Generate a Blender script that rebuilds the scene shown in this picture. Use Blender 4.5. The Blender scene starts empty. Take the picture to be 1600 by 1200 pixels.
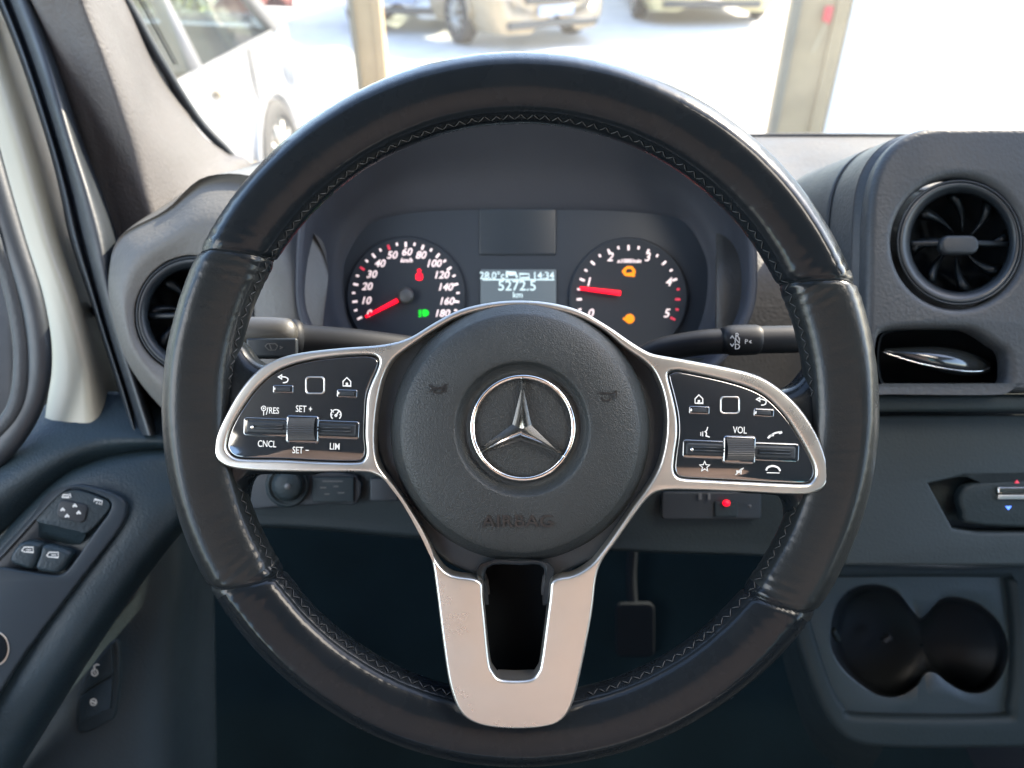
import bpy, bmesh, math, random
from mathutils import Vector, Matrix, noise as mnoise
random.seed(7)
R = math.radians
scene = bpy.context.scene
COL = scene.collection

# ------------------------------------------------------------------ camera
PITCH = R(34)
F = 1155.0                       # focal length in photo pixels (1600 wide)
CAM = Vector((0, 0, 1.75))
cd = bpy.data.cameras.new('camera'); cam = bpy.data.objects.new('camera', cd); COL.objects.link(cam)
cam.location = CAM; cam.rotation_euler = (math.pi/2 - PITCH, 0, 0)
cd.sensor_width = 36; cd.lens = 36*F/1600; cd.clip_start = 0.01; cd.clip_end = 400
cd.dof.use_dof = True; cd.dof.focus_distance = 0.41; cd.dof.aperture_fstop = 7.0
scene.camera = cam
# ------------------------------------------------------------------ sky, sun, lamps
SUN_EL, SUN_AZ = R(36), R(52)    # azimuth to the right of straight ahead (+Y)
w = bpy.data.worlds.new('World'); scene.world = w; w.use_nodes = True
nt = w.node_tree; bg = nt.nodes['Background']
sky = nt.nodes.new('ShaderNodeTexSky'); sky.sky_type = 'NISHITA'; sky.sun_disc = False
sky.sun_elevation = SUN_EL; sky.sun_rotation = SUN_AZ
nt.links.new(sky.outputs[0], bg.inputs[0]); bg.inputs[1].default_value = 0.12
sl = bpy.data.lights.new('sun', 'SUN'); sl.energy = 2.6; sl.angle = R(0.6); sl.color = (1, 0.87, 0.68)
so = bpy.data.objects.new('sun', sl); COL.objects.link(so)
tosun = Vector((math.sin(SUN_AZ)*math.cos(SUN_EL), math.cos(SUN_AZ)*math.cos(SUN_EL), math.sin(SUN_EL)))
so.rotation_euler = tosun.to_track_quat('Z', 'Y').to_euler()
def area(name, loc, target, sx, sy, power, col):
    l = bpy.data.lights.new(name, 'AREA'); l.shape = 'RECTANGLE'; l.size = sx; l.size_y = sy; l.energy = power; l.color = col
    o = bpy.data.objects.new(name, l); COL.objects.link(o); o.location = loc
    o.rotation_euler = (Vector(loc) - Vector(target)).to_track_quat('Z', 'Y').to_euler(); return o
area('side_window_fill', (-1.05, -0.25, 2.0), (0, 0.4, 1.45), 0.8, 0.5, 1.3, (1.0, 0.93, 0.8))  # fill lamp added at the side window to shape the highlights
area('seat_back_fill', (.55, .1, 2.15), (0, -.6, 1.5), 0.5, 0.3, 1.5, (1.0, .9, .78))  # added fill aimed at the seat back to warm its reflections
area('rear_teal_fill', (0.5, -2.2, 1.9), (0, 0.4, 1.4), 1.4, 1.0, 1.5, (0.35, 0.85, 1.0))  # added teal fill from behind, tints the dark plastics
vs = scene.view_settings; scene.display_settings.display_device = 'sRGB'
vs.view_transform = 'Standard'; vs.look = 'None'; vs.exposure = 3.2; vs.gamma = 1; vs.use_curve_mapping = False
try:
    scene.cycles.max_bounces = 8; scene.cycles.transparent_max_bounces = 12
    scene.cycles.sample_clamp_indirect = 1.5; scene.cycles.caustics_reflective = False; scene.cycles.caustics_refractive = False
except Exception: pass

# ------------------------------------------------------------------ materials
def mat(name, col, rough=0.5, metal=0.0, coat=0.0, bump=None, spec=0.5, var=0.0, vscale=8, rvar=0.0, emit=None, estr=1.0, alpha=None, glare_veil=None, crough=0.1):
    m = bpy.data.materials.new(name); m.use_nodes = True
    n = m.node_tree; b = n.nodes['Principled BSDF']
    b.inputs['Base Color'].default_value = (*col, 1); b.inputs['Roughness'].default_value = rough
    b.inputs['Metallic'].default_value = metal
    b.inputs['Specular IOR Level'].default_value = spec
    b.inputs['Coat Weight'].default_value = coat; b.inputs['Coat Roughness'].default_value = crough
    tc = n.nodes.new('ShaderNodeTexCoord')
    def noise(scale, detail=4, rgh=.5):
        x = n.nodes.new('ShaderNodeTexNoise'); x.inputs['Scale'].default_value = scale
        x.inputs['Detail'].default_value = detail; x.inputs['Roughness'].default_value = rgh
        n.links.new(tc.outputs['Object'], x.inputs['Vector']); return x
    if var or glare_veil:
        x = noise(vscale, 6, .6)
        r = n.nodes.new('ShaderNodeMapRange'); r.inputs['From Min'].default_value = .3; r.inputs['From Max'].default_value = .7
        r.inputs['To Min'].default_value = 1-var; r.inputs['To Max'].default_value = 1+var
        n.links.new(x.outputs['Fac'], r.inputs['Value'])
        mx = n.nodes.new('ShaderNodeVectorMath'); mx.operation = 'SCALE'; mx.inputs[0].default_value = col
        n.links.new(r.outputs[0], mx.inputs['Scale']); n.links.new(mx.outputs[0], b.inputs['Base Color'])
    if rvar:
        x = noise(vscale*2.3, 8, .65)
        r = n.nodes.new('ShaderNodeMapRange'); r.inputs['From Min'].default_value = .3; r.inputs['From Max'].default_value = .7
        r.inputs['To Min'].default_value = max(.02, rough-rvar); r.inputs['To Max'].default_value = rough+rvar
        n.links.new(x.outputs['Fac'], r.inputs['Value']); n.links.new(r.outputs[0], b.inputs['Roughness'])
    if bump:
        kind, scale, strength = bump
        if kind == 'grain':
            x = n.nodes.new('ShaderNodeTexVoronoi'); x.feature = 'SMOOTH_F1'; x.inputs['Scale'].default_value = scale
            no = noise(scale*.5, 3)
            mixv = n.nodes.new('ShaderNodeVectorMath'); mixv.operation = 'MULTIPLY_ADD'
            mixv.inputs[1].default_value = (.004,)*3
            n.links.new(no.outputs['Color'], mixv.inputs[0]); n.links.new(tc.outputs['Object'], mixv.inputs[2])
            n.links.new(mixv.outputs[0], x.inputs['Vector']); out = x.outputs['Distance']
        else:
            x = noise(scale, 5, .6); out = x.outputs['Fac']
        bp = n.nodes.new('ShaderNodeBump'); bp.inputs['Strength'].default_value = strength; bp.inputs['Distance'].default_value = 0.0008
        n.links.new(out, bp.inputs['Height']); n.links.new(bp.outputs[0], b.inputs['Normal'])
    if emit:
        b.inputs['Emission Color'].default_value = (*emit, 1); b.inputs['Emission Strength'].default_value = estr
    if alpha is not None:
        gl = n.nodes.new('ShaderNodeBsdfGlossy'); gl.inputs['Roughness'].default_value = .02
        tr = n.nodes.new('ShaderNodeBsdfTransparent'); tr.inputs[0].default_value = (*col, 1)
        mi = n.nodes.new('ShaderNodeMixShader'); mi.inputs[0].default_value = alpha
        n.links.new(tr.outputs[0], mi.inputs[1]); n.links.new(gl.outputs[0], mi.inputs[2])
        last = mi.outputs[0]
        if glare_veil:
            tl = n.nodes.new('ShaderNodeBsdfTranslucent'); tl.inputs[0].default_value = (.9,.86,.78,1)  # translucent layer added to whiten the outside like glare
            x = noise(9, 6, .7)
            r = n.nodes.new('ShaderNodeMapRange'); r.inputs['From Min'].default_value = .3; r.inputs['From Max'].default_value = .7
            r.inputs['To Min'].default_value = glare_veil*.7; r.inputs['To Max'].default_value = glare_veil*1.3
            n.links.new(x.outputs['Fac'], r.inputs['Value'])
            m2 = n.nodes.new('ShaderNodeMixShader'); n.links.new(r.outputs[0], m2.inputs[0])
            n.links.new(last, m2.inputs[1]); n.links.new(tl.outputs[0], m2.inputs[2]); last = m2.outputs[0]
        n.links.new(last, n.nodes['Material Output'].inputs[0])
    return m
M = dict(
 leather=mat('wheel_leather', (.006,.008,.010), .27, coat=.26, crough=.10, spec=.1, bump=('noise', 330, .12), rvar=.10, vscale=12),
 leather2=mat('grip_leather', (.010,.012,.013), .33, spec=.15, coat=.2, crough=.18, bump=('grain', 800, .16), rvar=.07, vscale=14),
 cover=mat('airbag_vinyl', (.017,.020,.021), .42, spec=.3, bump=('grain', 1150, .42), var=.1, vscale=20, rvar=.05),
 black=mat('black_plastic', (.013,.017,.021), .45, spec=.3, bump=('noise', 900, .15), var=.1, rvar=.05),
 void=mat('deep_black', (.004,.006,.008), .8, spec=.1),
 satin=mat('satin_silver', (.47,.455,.42), .30, metal=.9, var=.04, vscale=14, rvar=.05),
 chrome=mat('chrome', (.74,.72,.68), .07, metal=1, rvar=.03, vscale=30),
 piano=mat('piano_black', (.004,.006,.009), .07, coat=1, rvar=.03, vscale=12, spec=1, crough=.04),
 dash=mat('dash_plastic', (.028,.032,.036), .5, spec=.3, bump=('grain', 420, .35), var=.07, vscale=9, rvar=.07),
 dashtop=mat('dash_top_plastic', (.045,.043,.040), .52, spec=.3, bump=('grain', 330, .5), var=.12, vscale=14, rvar=.08),
 hood=mat('cluster_hood_plastic', (.031,.034,.042), .62, spec=.25, bump=('grain', 700, .2), var=.08, rvar=.05),  # colour raised to take in the bluish lens haze
 face=mat('cluster_face', (.030,.037,.046), .45, spec=.3, var=.05),  # lightened too, haze over the dials put into the colour
 dark=mat('dark_lower_plastic', (.013,.020,.023), .55, spec=.2, bump=('grain', 500, .25), var=.1, vscale=6, rvar=.06),
 door=mat('door_plastic', (.011,.021,.027), .48, spec=.3, bump=('grain', 520, .4), var=.1, vscale=7, rvar=.08),
 pillar=mat('pillar_trim', (.058,.055,.055), .6, spec=.3, bump=('grain', 380, .5), var=.1, vscale=16, rvar=.05),
 rubber=mat('rubber_seal', (.010,.014,.019), .5, bump=('noise', 300, .2), var=.15, rvar=.08),
 paint=mat('cream_white_paint', (.31,.295,.23), .45, coat=.05, var=.03, vscale=5),
 print=mat('white_print', (.5,.5,.48), .5, emit=(.8,.8,.75), estr=.015),  # print given a faint glow so it reads brighter
 stitch=mat('stitch_thread', (.045,.047,.048), .7, spec=.2),
 lit=mat('dial_print_lit', (.7,.6,.6), .5, emit=(1,.78,.76), estr=.10),
 red=mat('lit_red', (.6,.0,.01), .5, emit=(1,.0,.015), estr=.30),
 dimred=mat('dial_red_tick', (.5,.03,.06), .5, emit=(1,.06,.12), estr=.07),
 green=mat('lit_green', (.0,.5,.02), .5, emit=(0,1,.02), estr=.10),
 amber=mat('lit_amber', (.6,.2,.0), .5, emit=(1,.24,.0), estr=.13),
 lcd=mat('display_screen', (.03,.04,.05), .4, emit=(.35,.45,.52), estr=.036),
 lcdtext=mat('display_text', (.4,.5,.5), .5, emit=(.75,.95,1), estr=.085),
 blue=mat('lit_blue', (.05,.1,.6), .5, emit=(.1,.25,1), estr=.25),
 greyhub=mat('needle_hub', (.06,.06,.06), .5),
 glass=mat('windscreen_glass', (.97,.98,.97), alpha=.035, glare_veil=.03),
 carglass=mat('tinted_car_glass', (.75,.82,.8), alpha=.12),
 seat=mat('seat_fabric', (.46,.27,.21), .8, bump=('noise', 200, .3), var=.2),
 roof=mat('headliner_fabric', (.10,.11,.125), .9, var=.05),
 ground=mat('pale_concrete', (.50,.48,.44), .85, bump=('noise', 30, .3), var=.12, vscale=1.5),
 wall=mat('white_wall', (.8,.8,.78), .7, var=.03, vscale=2),
 post=mat('beige_post', (.30,.215,.115), .6, var=.2, vscale=3),
 postdark=mat('grey_post_edge', (.12,.11,.08), .6, var=.2, vscale=3),
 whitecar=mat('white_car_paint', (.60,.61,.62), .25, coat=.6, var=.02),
 silvercar=mat('beige_silver_paint', (.30,.235,.15), .35, metal=.1, coat=.5, var=.03),
 tyre=mat('tyre_rubber', (.03,.03,.03), .8),
 alloy=mat('wheel_alloy', (.42,.41,.38), .35, metal=.7),
 darkcar=mat('dark_grille', (.04,.045,.05), .5),
 lamp=mat('headlamp_lens', (.45,.45,.42), .1, coat=1),
 orange=mat('orange_lens', (.8,.35,.02), .2), yellowgreen=mat('yellow_leaf', (.19,.22,.04), .6, var=.3),
 leaf=mat('shrub_leaf', (.055,.07,.045), .6, var=.4, vscale=3), bark=mat('bark', (.1,.07,.05), .9, var=.2),
 redcar=mat('red_paint', (.14,.035,.03), .5), blueplate=mat('plate_blue', (.25,.33,.5), .5),
 rope=mat('rope_fibre', (.4,.32,.2), .9), redcloth=mat('red_plastic', (.55,.03,.04), .5),
 dashend=mat('sunlit_dash_plastic', (.092,.090,.084), .55, bump=('grain', 380, .4), spec=.3, var=.08, vscale=12),  # lighter than the dash, sunlight on the lobe put into the colour
 whitecar2=mat('muted_white_paint', (.20,.205,.215), .3, coat=.5, var=.12, vscale=3),  # white toned down so the sunlit side keeps its form
 seat_reflector=mat('reflector_fabric', (.46,.32,.26), .8, var=.2),  # warm colour chosen for what the spokes and panels reflect
 roller=mat('ribbed_rubber', (.030,.032,.034), .5),
 handle=mat('gloss_handle', (.016,.02,.023), .12, coat=.6, spec=.6),
 insert=mat('tray_insert_plastic', (.014,.020,.024), .42, spec=.45, bump=('grain',600,.2), rvar=.06),
 bezel=mat('bezel_plastic', (.019,.027,.034), .38, spec=.18, rvar=.05),
 truckpaint=mat('pale_yellow_paint', (.42,.37,.20), .4, coat=.3),
 greige=mat('lit_cap_plastic', (.034,.033,.03), .45, bump=('noise',500,.1)),  # paler than the stalk, light on the cap put into the colour
 satin3=mat('stalk_plastic', (.007,.008,.010), .5, spec=.2),
 mirror=mat('sky_toned_mirror', (.75,.78,.8), .15),  # pale diffuse colour stands for the reflected sky
)

M['piano'].node_tree.nodes['Principled BSDF'].inputs['Coat IOR'].default_value = 2.1
# ------------------------------------------------------------------ geometry helpers (camera-space metres)
def V(px, py, d): return Vector(((px-800)/F*d, -(py-600)/F*d, -d))
def cr(p0, p1, p2, p3, t):
    return 0.5*((2*p1) + (p2-p0)*t + (2*p0-5*p1+4*p2-p3)*t*t + (3*p1-p0-3*p2+p3)*t**3)
def smooth(pts, n=6, closed=False):
    P = [Vector(p) for p in pts]; out = []; L = len(P)
    for i in range(L if closed else L-1):
        if closed: a, b, c, d = P[i-1], P[i], P[(i+1) % L], P[(i+2) % L]
        else: a, b, c, d = P[max(i-1,0)], P[i], P[i+1], P[min(i+2, L-1)]
        for k in range(n): out.append(cr(a, b, c, d, k/n))
    if not closed: out.append(P[-1])
    return out
def circ(cx, cy, rx, ry=None, n=64, a0=0):
    ry = ry or rx
    return [(cx+rx*math.cos(a0+2*math.pi*k/n), cy-ry*math.sin(a0+2*math.pi*k/n)) for k in range(n)]
def rrect(cx, cy, hw, hh, r, n=6, rot=0):
    out = []
    for (sx, sy, a) in ((1,1,0),(-1,1,90),(-1,-1,180),(1,-1,270)):
        for k in range(n+1):
            t = R(a+90*k/n); x = sx*(hw-r)+r*math.cos(t); y = sy*(hh-r)+r*math.sin(t)
            c, s = math.cos(R(rot)), math.sin(R(rot)); out.append((cx+x*c-y*s, cy-(x*s+y*c)))
    return out
def CAMZ(v): return -v.z
class G:
    def __init__(s): s.v = []; s.f = []; s.sm = []; s.mi = []; s.cur = 0
    def add(s, vs, fs, smooth=True):
        b = len(s.v); s.v += [Vector(v) for v in vs]
        for f in fs: s.f.append([b+i for i in f]); s.sm.append(smooth); s.mi.append(s.cur)
        return s
    def grid(s, rows, closed=False, smooth_=True, flip=False, loopv=False):
        nr, nc = len(rows), len(rows[0]); vs = [p for r in rows for p in r]; fs = []
        for i in range(nr if loopv else nr-1):
            i2 = (i+1) % nr
            for j in range(nc if closed else nc-1):
                k = (j+1) % nc; q = [i*nc+j, i2*nc+j, i2*nc+k, i*nc+k]
                fs.append(q[::-1] if flip else q)
        return s.add(vs, fs, smooth_)
    def patch(s, rows, nu=6, nv=6, closed=False, **k):
        """smooth surface through rows of (px, py, depth)"""
        R1 = [smooth([V(*p) for p in r], nu, closed) for r in rows]
        cols = [smooth(c, nv) for c in zip(*R1)]
        return s.grid([list(r) for r in zip(*cols)], closed, **k)
    def curve(s, loops, z, ext, bev, res=3, fn=None, d0=1.0, sm=False):
        cu = bpy.data.curves.new('t', 'CURVE'); cu.dimensions = '2D'; cu.fill_mode = 'BOTH'
        for lp in loops:
            sp = cu.splines.new('POLY'); sp.points.add(len(lp)-1); sp.use_cyclic_u = True
            for q, p in zip(sp.points, lp): q.co = (p[0], p[1], 0, 1)
        cu.extrude = ext; cu.bevel_depth = bev; cu.bevel_resolution = res; cu.offset = -bev
        s._take(cu, z, fn, d0, sm)
    def _take(s, cu, z, fn=None, d0=1.0, sm=False, mtx=None):
        o = bpy.data.objects.new('t', cu); COL.objects.link(o)
        dg = bpy.context.evaluated_depsgraph_get(); dg.update()
        me = bpy.data.meshes.new_from_object(o.evaluated_get(dg))
        vs = []
        for v in me.vertices:
            c = v.co.copy()
            if mtx: c = mtx @ c
            c.z += z
            if fn:
                px = c.x/d0*F+800; py = 600-c.y/d0*F; nd = fn(px, py)
                c = Vector((c.x/d0*nd, c.y/d0*nd, c.z+d0-nd))
            vs.append(c)
        fs = [list(p.vertices) for p in me.polygons]
        bm = bmesh.new(); bv = [bm.verts.new(v) for v in vs]
        for f in fs:
            try: bm.faces.new([bv[i] for i in f])
            except Exception: pass
        bmesh.ops.remove_doubles(bm, verts=bm.verts, dist=1e-6)
        bm.verts.index_update()
        s.add([v.co for v in bm.verts], [[v.index for v in f.verts] for f in bm.faces], sm); bm.free()
        bpy.data.objects.remove(o); bpy.data.meshes.remove(me); bpy.data.curves.remove(cu)
    def plate(s, loops, d, th, bev=0.0005, res=3, fn=None, sm=True):
        """flat plate facing the driver, front face at depth d, outline(s) in pixels, later loops are holes"""
        L = [[((p[0]-800)/F*d, -(p[1]-600)/F*d) for p in lp] for lp in loops]
        bev = min(bev, th/2*.99); ext = th/2-bev
        s.curve(L, -d-th/2, ext, bev, res, fn, d, sm); return s
    def text(s, t, px, py, d, size, shear=0, bold=0, rot=0, fn=None, sx=1, ext=.0001, sp=1):
        cu = bpy.data.curves.new('t', 'FONT'); cu.body = t; cu.size = size/F*d*1.35; cu.align_x = 'CENTER'; cu.align_y = 'CENTER'
        cu.extrude = ext; cu.shear = shear; cu.offset = bold/F*d; cu.resolution_u = 3; cu.space_character = sp
        m = Matrix.Translation(((px-800)/F*d, -(py-600)/F*d, 0)) @ Matrix.Rotation(R(rot), 4, 'Z') @ Matrix.Diagonal((sx, 1, 1, 1))
        s._take(cu, -d, fn, d, False, m); return s
    def stroke(s, pts, wpx, d, closed=False, fn=None, th=.00012):
        P = [Vector((p[0], p[1], 0)) for p in pts]; n = len(P); Lf = []; Rt = []
        for i in range(n):
            a = P[i-1] if (i or closed) else P[i]; b = P[(i+1) % n] if (i < n-1 or closed) else P[i]
            t = (b-a); t = t.normalized() if t.length else Vector((1,0,0)); nn = Vector((-t.y, t.x, 0))
            k = 1.0
            if (0 < i < n-1) or closed:
                e = (P[i]-P[i-1]); e = e.normalized() if e.length else t
                k = 1/max(.5, abs(e.dot(t)))
            Lf.append(P[i]+nn*wpx/2*k); Rt.append(P[i]-nn*wpx/2*k)
        def q(p, dz): dd = fn(p.x, p.y) if fn else d; v = V(p.x, p.y, dd); v.z += dz; return v
        rows = [[q(p, 0) for p in Lf], [q(p, th) for p in Lf], [q(p, th) for p in Rt], [q(p, 0) for p in Rt]]
        return s.grid(rows, closed, False)
    def tube(s, pts, rad, n=12, closed=False, sub=6, flat=1.0, cap=True):
        """pts (px,py,d), rad metres or list"""
        P = [V(*p) for p in pts]; rad = rad if isinstance(rad, (list, tuple)) else [rad]*len(P)
        return s.rawtube(P, rad, n, closed, sub, flat, cap)
    def rawtube(s, P, rad, n=12, closed=False, sub=6, flat=1.0, cap=True):
        P4 = [Vector((p[0], p[1], p[2], r)).to_4d() if False else (Vector(p), r) for p, r in zip(P, rad)]
        A = smooth([p for p, r in P4], sub, closed); B = smooth([Vector((r, 0, 0)) for p, r in P4], sub, closed)
        rows = []; N = len(A); up = None
        for i in range(N):
            a = A[i-1] if (i or closed) else A[i]; b = A[(i+1) % N] if (i < N-1 or closed) else A[i]
            t = (b-a).normalized()
            if up is None: up = t.orthogonal().normalized() if abs(t.z) > .9 else t.cross(Vector((0,0,1))).normalized()
            up = (up - t*up.dot(t)).normalized(); w_ = t.cross(up)
            rows.append([A[i] + (up*math.cos(2*math.pi*k/n) + w_*math.sin(2*math.pi*k/n)*flat)*B[i].x for k in range(n)])
        if cap and not closed:
            rows = [[A[0]]*n] + rows + [[A[-1]]*n]
        return s.grid(rows, True, loopv=closed)
    def lathe(s, cx, cy, d, prof, n=96, ry=1.0, fn=None, tilt=None):
        """rings: (radius px, dz metres toward camera[, cx, cy])"""
        rows = []
        for p in prof:
            c = (p[2], p[3]) if len(p) > 2 else (cx, cy)
            dd = d-p[1]; ring = []
            for k in range(n):
                a = 2*math.pi*k/n; x = c[0]+p[0]*math.cos(a); y = c[1]-p[0]*ry*math.sin(a)
                e = (fn(x, y)-p[1]) if fn else dd
                if tilt: e += tilt[0]*(x-cx) + tilt[1]*(y-cy)
                ring.append(V(x, y, e))
            rows.append(ring)
        return s.grid(rows, True)
    def ball(s, c, r, n=16):
        rows = []
        for i in range(n//2+1):
            t = math.pi*i/(n//2)
            rows.append([Vector(c)+Vector((r[0]*math.sin(t)*math.cos(2*math.pi*k/n), r[1]*math.sin(t)*math.sin(2*math.pi*k/n), r[2]*math.cos(t))) for k in range(n)])
        return s.grid(rows, True)
    def box(s, c, h, bev=0.0, rot=None):
        bm = bmesh.new(); bmesh.ops.create_cube(bm, size=1)
        for v in bm.verts: v.co = Vector((v.co.x*2*h[0], v.co.y*2*h[1], v.co.z*2*h[2]))
        if bev: bmesh.ops.bevel(bm, geom=bm.edges[:], offset=bev, segments=3, profile=.5, affect='EDGES')
        if rot is not None:
            bmesh.ops.rotate(bm, verts=bm.verts, matrix=rot)
        bmesh.ops.translate(bm, verts=bm.verts, vec=Vector(c)); bm.verts.index_update()
        s.add([v.co for v in bm.verts], [[v.index for v in f.verts] for f in bm.faces], bool(bev)); bm.free(); return s

class Thing:
    def __init__(s, name, label, cat, org=None, world=None, rotz=0, group=None):
        s.e = bpy.data.objects.new(name, None); COL.objects.link(s.e); s.e.empty_display_size = .05
        if org is not None:
            s.o = V(*org); s.e.rotation_euler = cam.rotation_euler
            s.e.location = CAM + (cam.rotation_euler.to_matrix() @ s.o)
        else:
            s.o = Vector((0,0,0)); s.e.location = world; s.e.rotation_euler = (0, 0, rotz)
        tag(s.e, label, cat, group)
    def part(s, name, g, m, parent=None, label=None, kind=None, thick=None, autos=None):
        me = bpy.data.meshes.new(name); me.from_pydata([v-s.o for v in g.v], [], g.f)
        me.polygons.foreach_set('use_smooth', g.sm)
        ms = m if isinstance(m, (list, tuple)) else [m]
        for x in ms: me.materials.append(x)
        if len(ms) > 1: me.polygons.foreach_set('material_index', g.mi)
        me.validate(); me.update()
        if autos: me.set_sharp_from_angle(angle=R(autos))
        o = bpy.data.objects.new(name, me); COL.objects.link(o); o.parent = parent or s.e
        if label: o['label'] = label
        if kind: o['kind'] = kind
        if thick:
            sd = o.modifiers.new('thickness', 'SOLIDIFY'); sd.thickness = abs(thick); sd.offset = -1 if thick > 0 else 1
        return o
def tag(o, label=None, cat=None, group=None, kind=None):
    if label: o['label'] = label
    if cat: o['category'] = cat
    if group: o['group'] = group
    if kind: o['kind'] = kind
def structure(name, g, m):
    me = bpy.data.meshes.new(name); me.from_pydata(g.v, [], g.f); me.polygons.foreach_set('use_smooth', g.sm); me.materials.append(m)
    me.update(); o = bpy.data.objects.new(name, me); COL.objects.link(o); o['kind'] = 'structure'; return o

# ================================================================== THE PLACE OUTSIDE
g = G(); g.add([(-150,-150,0),(150,-150,0),(150,150,0),(-150,150,0)], [(0,1,2,3)], False)
structure('ground', g, M['ground'])

def wheel(T, x, y, r, wd):
    # axle along X (car width), car runs along Y
    side = 1 if x > 0 else -1
    def ring(rr, xx): return [Vector((x+side*xx, y+rr*math.cos(2*math.pi*k/32), r+rr*math.sin(2*math.pi*k/32))) for k in range(32)]
    gw = G(); t = G()
    t.grid([ring(r*.62, -wd), ring(r*.9, -wd), ring(r, -wd*.8), ring(r, -.02), ring(r*.93, 0), ring(r*.70, .005), ring(r*.68,-.03)], True)
    tyre = None
    rim = G(); rim.grid([ring(r*.68,-.02), ring(r*.66,.0), ring(r*.6,-.02), ring(r*.6,-.09), ring(0.001,-.09)], True)
    hub = G()
    for k in range(10):
        a = 2*math.pi*k/10; c, s_ = math.cos(a), math.sin(a)
        P0 = Vector((x+side*-.01, y, r)); 
        hub.rawtube([P0+Vector((0,c*.03,s_*.03)), P0+Vector((0,c*r*.62,s_*r*.62))], [.022,.014], 6, sub=1)
    w0 = T.part('wheel', t, M['tyre'])
    T.part('rim', rim, M['darkcar'], w0); T.part('rim_spokes', hub, M['alloy'], w0)

def make_car(name, label, cat, loc, rotz, L, W, H, belt, paint, van=False, truck=False, group=None):
    T = Thing(name, label, cat, world=loc, rotz=rotz, group=group)
    hw = W/2
    # stations along length: (y, hood/roof height, roof half-width factor, side half-width factor)
    if truck:
        st = [(L/2, .75, .9, .9), (L/2-.04, belt, .93, .97), (L/2-.12, H*.75, .93, 1), (L/2-.3, H, .9, 1), (0, H, .9, 1), (-L/2, H, .9, 1)]
    elif van:
        st = [(L/2, .6, .7, .8), (L/2-.07, .95, .8, .93), (L/2-.3, 1.08, .84, 1), (L/2-.5, belt+.04, .86, 1), (L/2-1.3, H-.05, .8, 1), (L/2-1.8, H, .8, 1), (0, H, .8, 1), (-L/2+.1, H, .8, 1), (-L/2, H-.2, .8, .95)]
    else:
        st = [(L/2, .55, .55, .70), (L/2-.08, .72, .72, .88), (L/2-.35, .86, .80, .97), (L/2-.85, .95, .84, 1.0), (L/2-1.2, belt+.02, .82, 1.0),
              (L/2-1.85, H-.04, .68, 1.0), (0-.2, H, .68, 1.0), (-L/2+1.2, H-.03, .67, 1.0), (-L/2+.45, H-.22, .66, .99), (-L/2+.12, belt, .8, .95), (-L/2, .8, .8, .88)]
    rows = []
    for (y, top, rf, sf) in st:
        b = min(belt, top-.03) if top > belt*.5 else top
        half = [(hw*sf*.90, .20), (hw*sf*.985, .34), (hw*sf, .58), (hw*sf*.975, b), (hw*rf*1.02, max(b, top-.07)), (hw*rf*.9, top), (0, top+.02)]
        full = half + [(-x, z) for x, z in half[-2::-1]]
        rows.append([Vector((x, y, z)) for x, z in full])
    cols = [smooth(c, 4) for c in zip(*rows)]; rows2 = [list(r) for r in zip(*cols)]
    nose = [[Vector((v.x*.96, v.y+.0, v.z)) for v in rows2[0]], [Vector((v.x*.6, L/2+.03, .2+(v.z-.2)*.7)) for v in rows2[0]], [Vector((0, L/2+.04, .42))]*len(rows2[0])]
    body = G(); ng = nose[::-1]; body.grid(ng + rows2 + [[Vector((v.x*.9, v.y-.01, v.z)) for v in rows2[-1]], [Vector((0, -L/2-.02, .5))]*len(rows2[0])], False)
    # remove roof-side faces where the windows are: keep body solid below belt, pillars as separate pieces
    nf = []; nsm = []; nmi = []
    for f in body.f:
        c = sum((body.v[i] for i in f), Vector())/len(f)
        if c.z > belt+.02 and c.z < H-.05 and not truck: continue
        nf.append(f); nsm.append(True); nmi.append(0)
    body.f, body.sm, body.mi = nf, nsm, nmi
    bo = T.part('body', body, paint)
    if not truck:
        gl = G(); gl.grid([[Vector((v.x*.995, v.y, v.z-.003)) for v in r] for r in rows2])
        gl.f = [f for f in gl.f if belt < (sum((gl.v[i] for i in f), Vector())/len(f)).z < H-.04]; gl.sm = [True]*len(gl.f); gl.mi = [0]*len(gl.f)
        T.part('window', gl, M['carglass'])
        for sx in (-1, 1):
            for (ya, za, yb, zb) in ((L/2-.5, belt, L/2-1.35, H-.03), (L/2-1.75, belt, L/2-1.78, H-.03), (-L/2+1.6, belt, -L/2+1.6, H-.03)) if van else ((L/2-1.15, belt, L/2-1.9, H-.03), (-.25, belt, -.3, H-.03), (-L/2+.9, belt, -L/2+1.15, H-.05)):
                pl = G(); pl.rawtube([Vector((sx*hw*.965, ya, za)), Vector((sx*hw*.70, yb, zb))], [.045,.035], 8, sub=1); T.part('roof_pillar', pl, paint)
    r = .34 if not truck else .4
    for sx in (-1, 1):
        for yy in (L/2-.88, -L/2+.85):
            wheel(T, sx*(hw+.035), yy, r, .2)
            ar = G(); ar.rawtube([Vector((sx*(hw+.0), yy+(r+.05)*math.cos(t*math.pi/10), r+(r+.05)*math.sin(t*math.pi/10))) for t in range(11)], [.03]*11, 6, sub=1)
            T.part('wheel_arch', ar, paint)
    for sx in (-1, 1):
        h = G(); h.ball((sx*hw*.70, L/2-.10 if not truck else L/2, .66), (.2, .12, .085)); T.part('headlight', h, M['lamp'])
        if truck:
            h = G(); h.ball((sx*hw*.9, L/2+.01, .66), (.09, .06, .06)); T.part('indicator', h, M['orange'])
    gr = G(); gr.box((0, L/2+.025, .60), (hw*.45, .03, .07), .015); T.part('grille', gr, M['darkcar'])
    bp = G(); bp.box((0, L/2+.0, .30), (hw*.72, .07, .045), .02); T.part('bumper_intake', bp, M['darkcar'])
    pl = G(); pl.box((0, L/2+.075, .45), (.26, .01, .055), .004); T.part('number_plate', pl, M['blueplate' if not truck else 'whitecar'])
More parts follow.
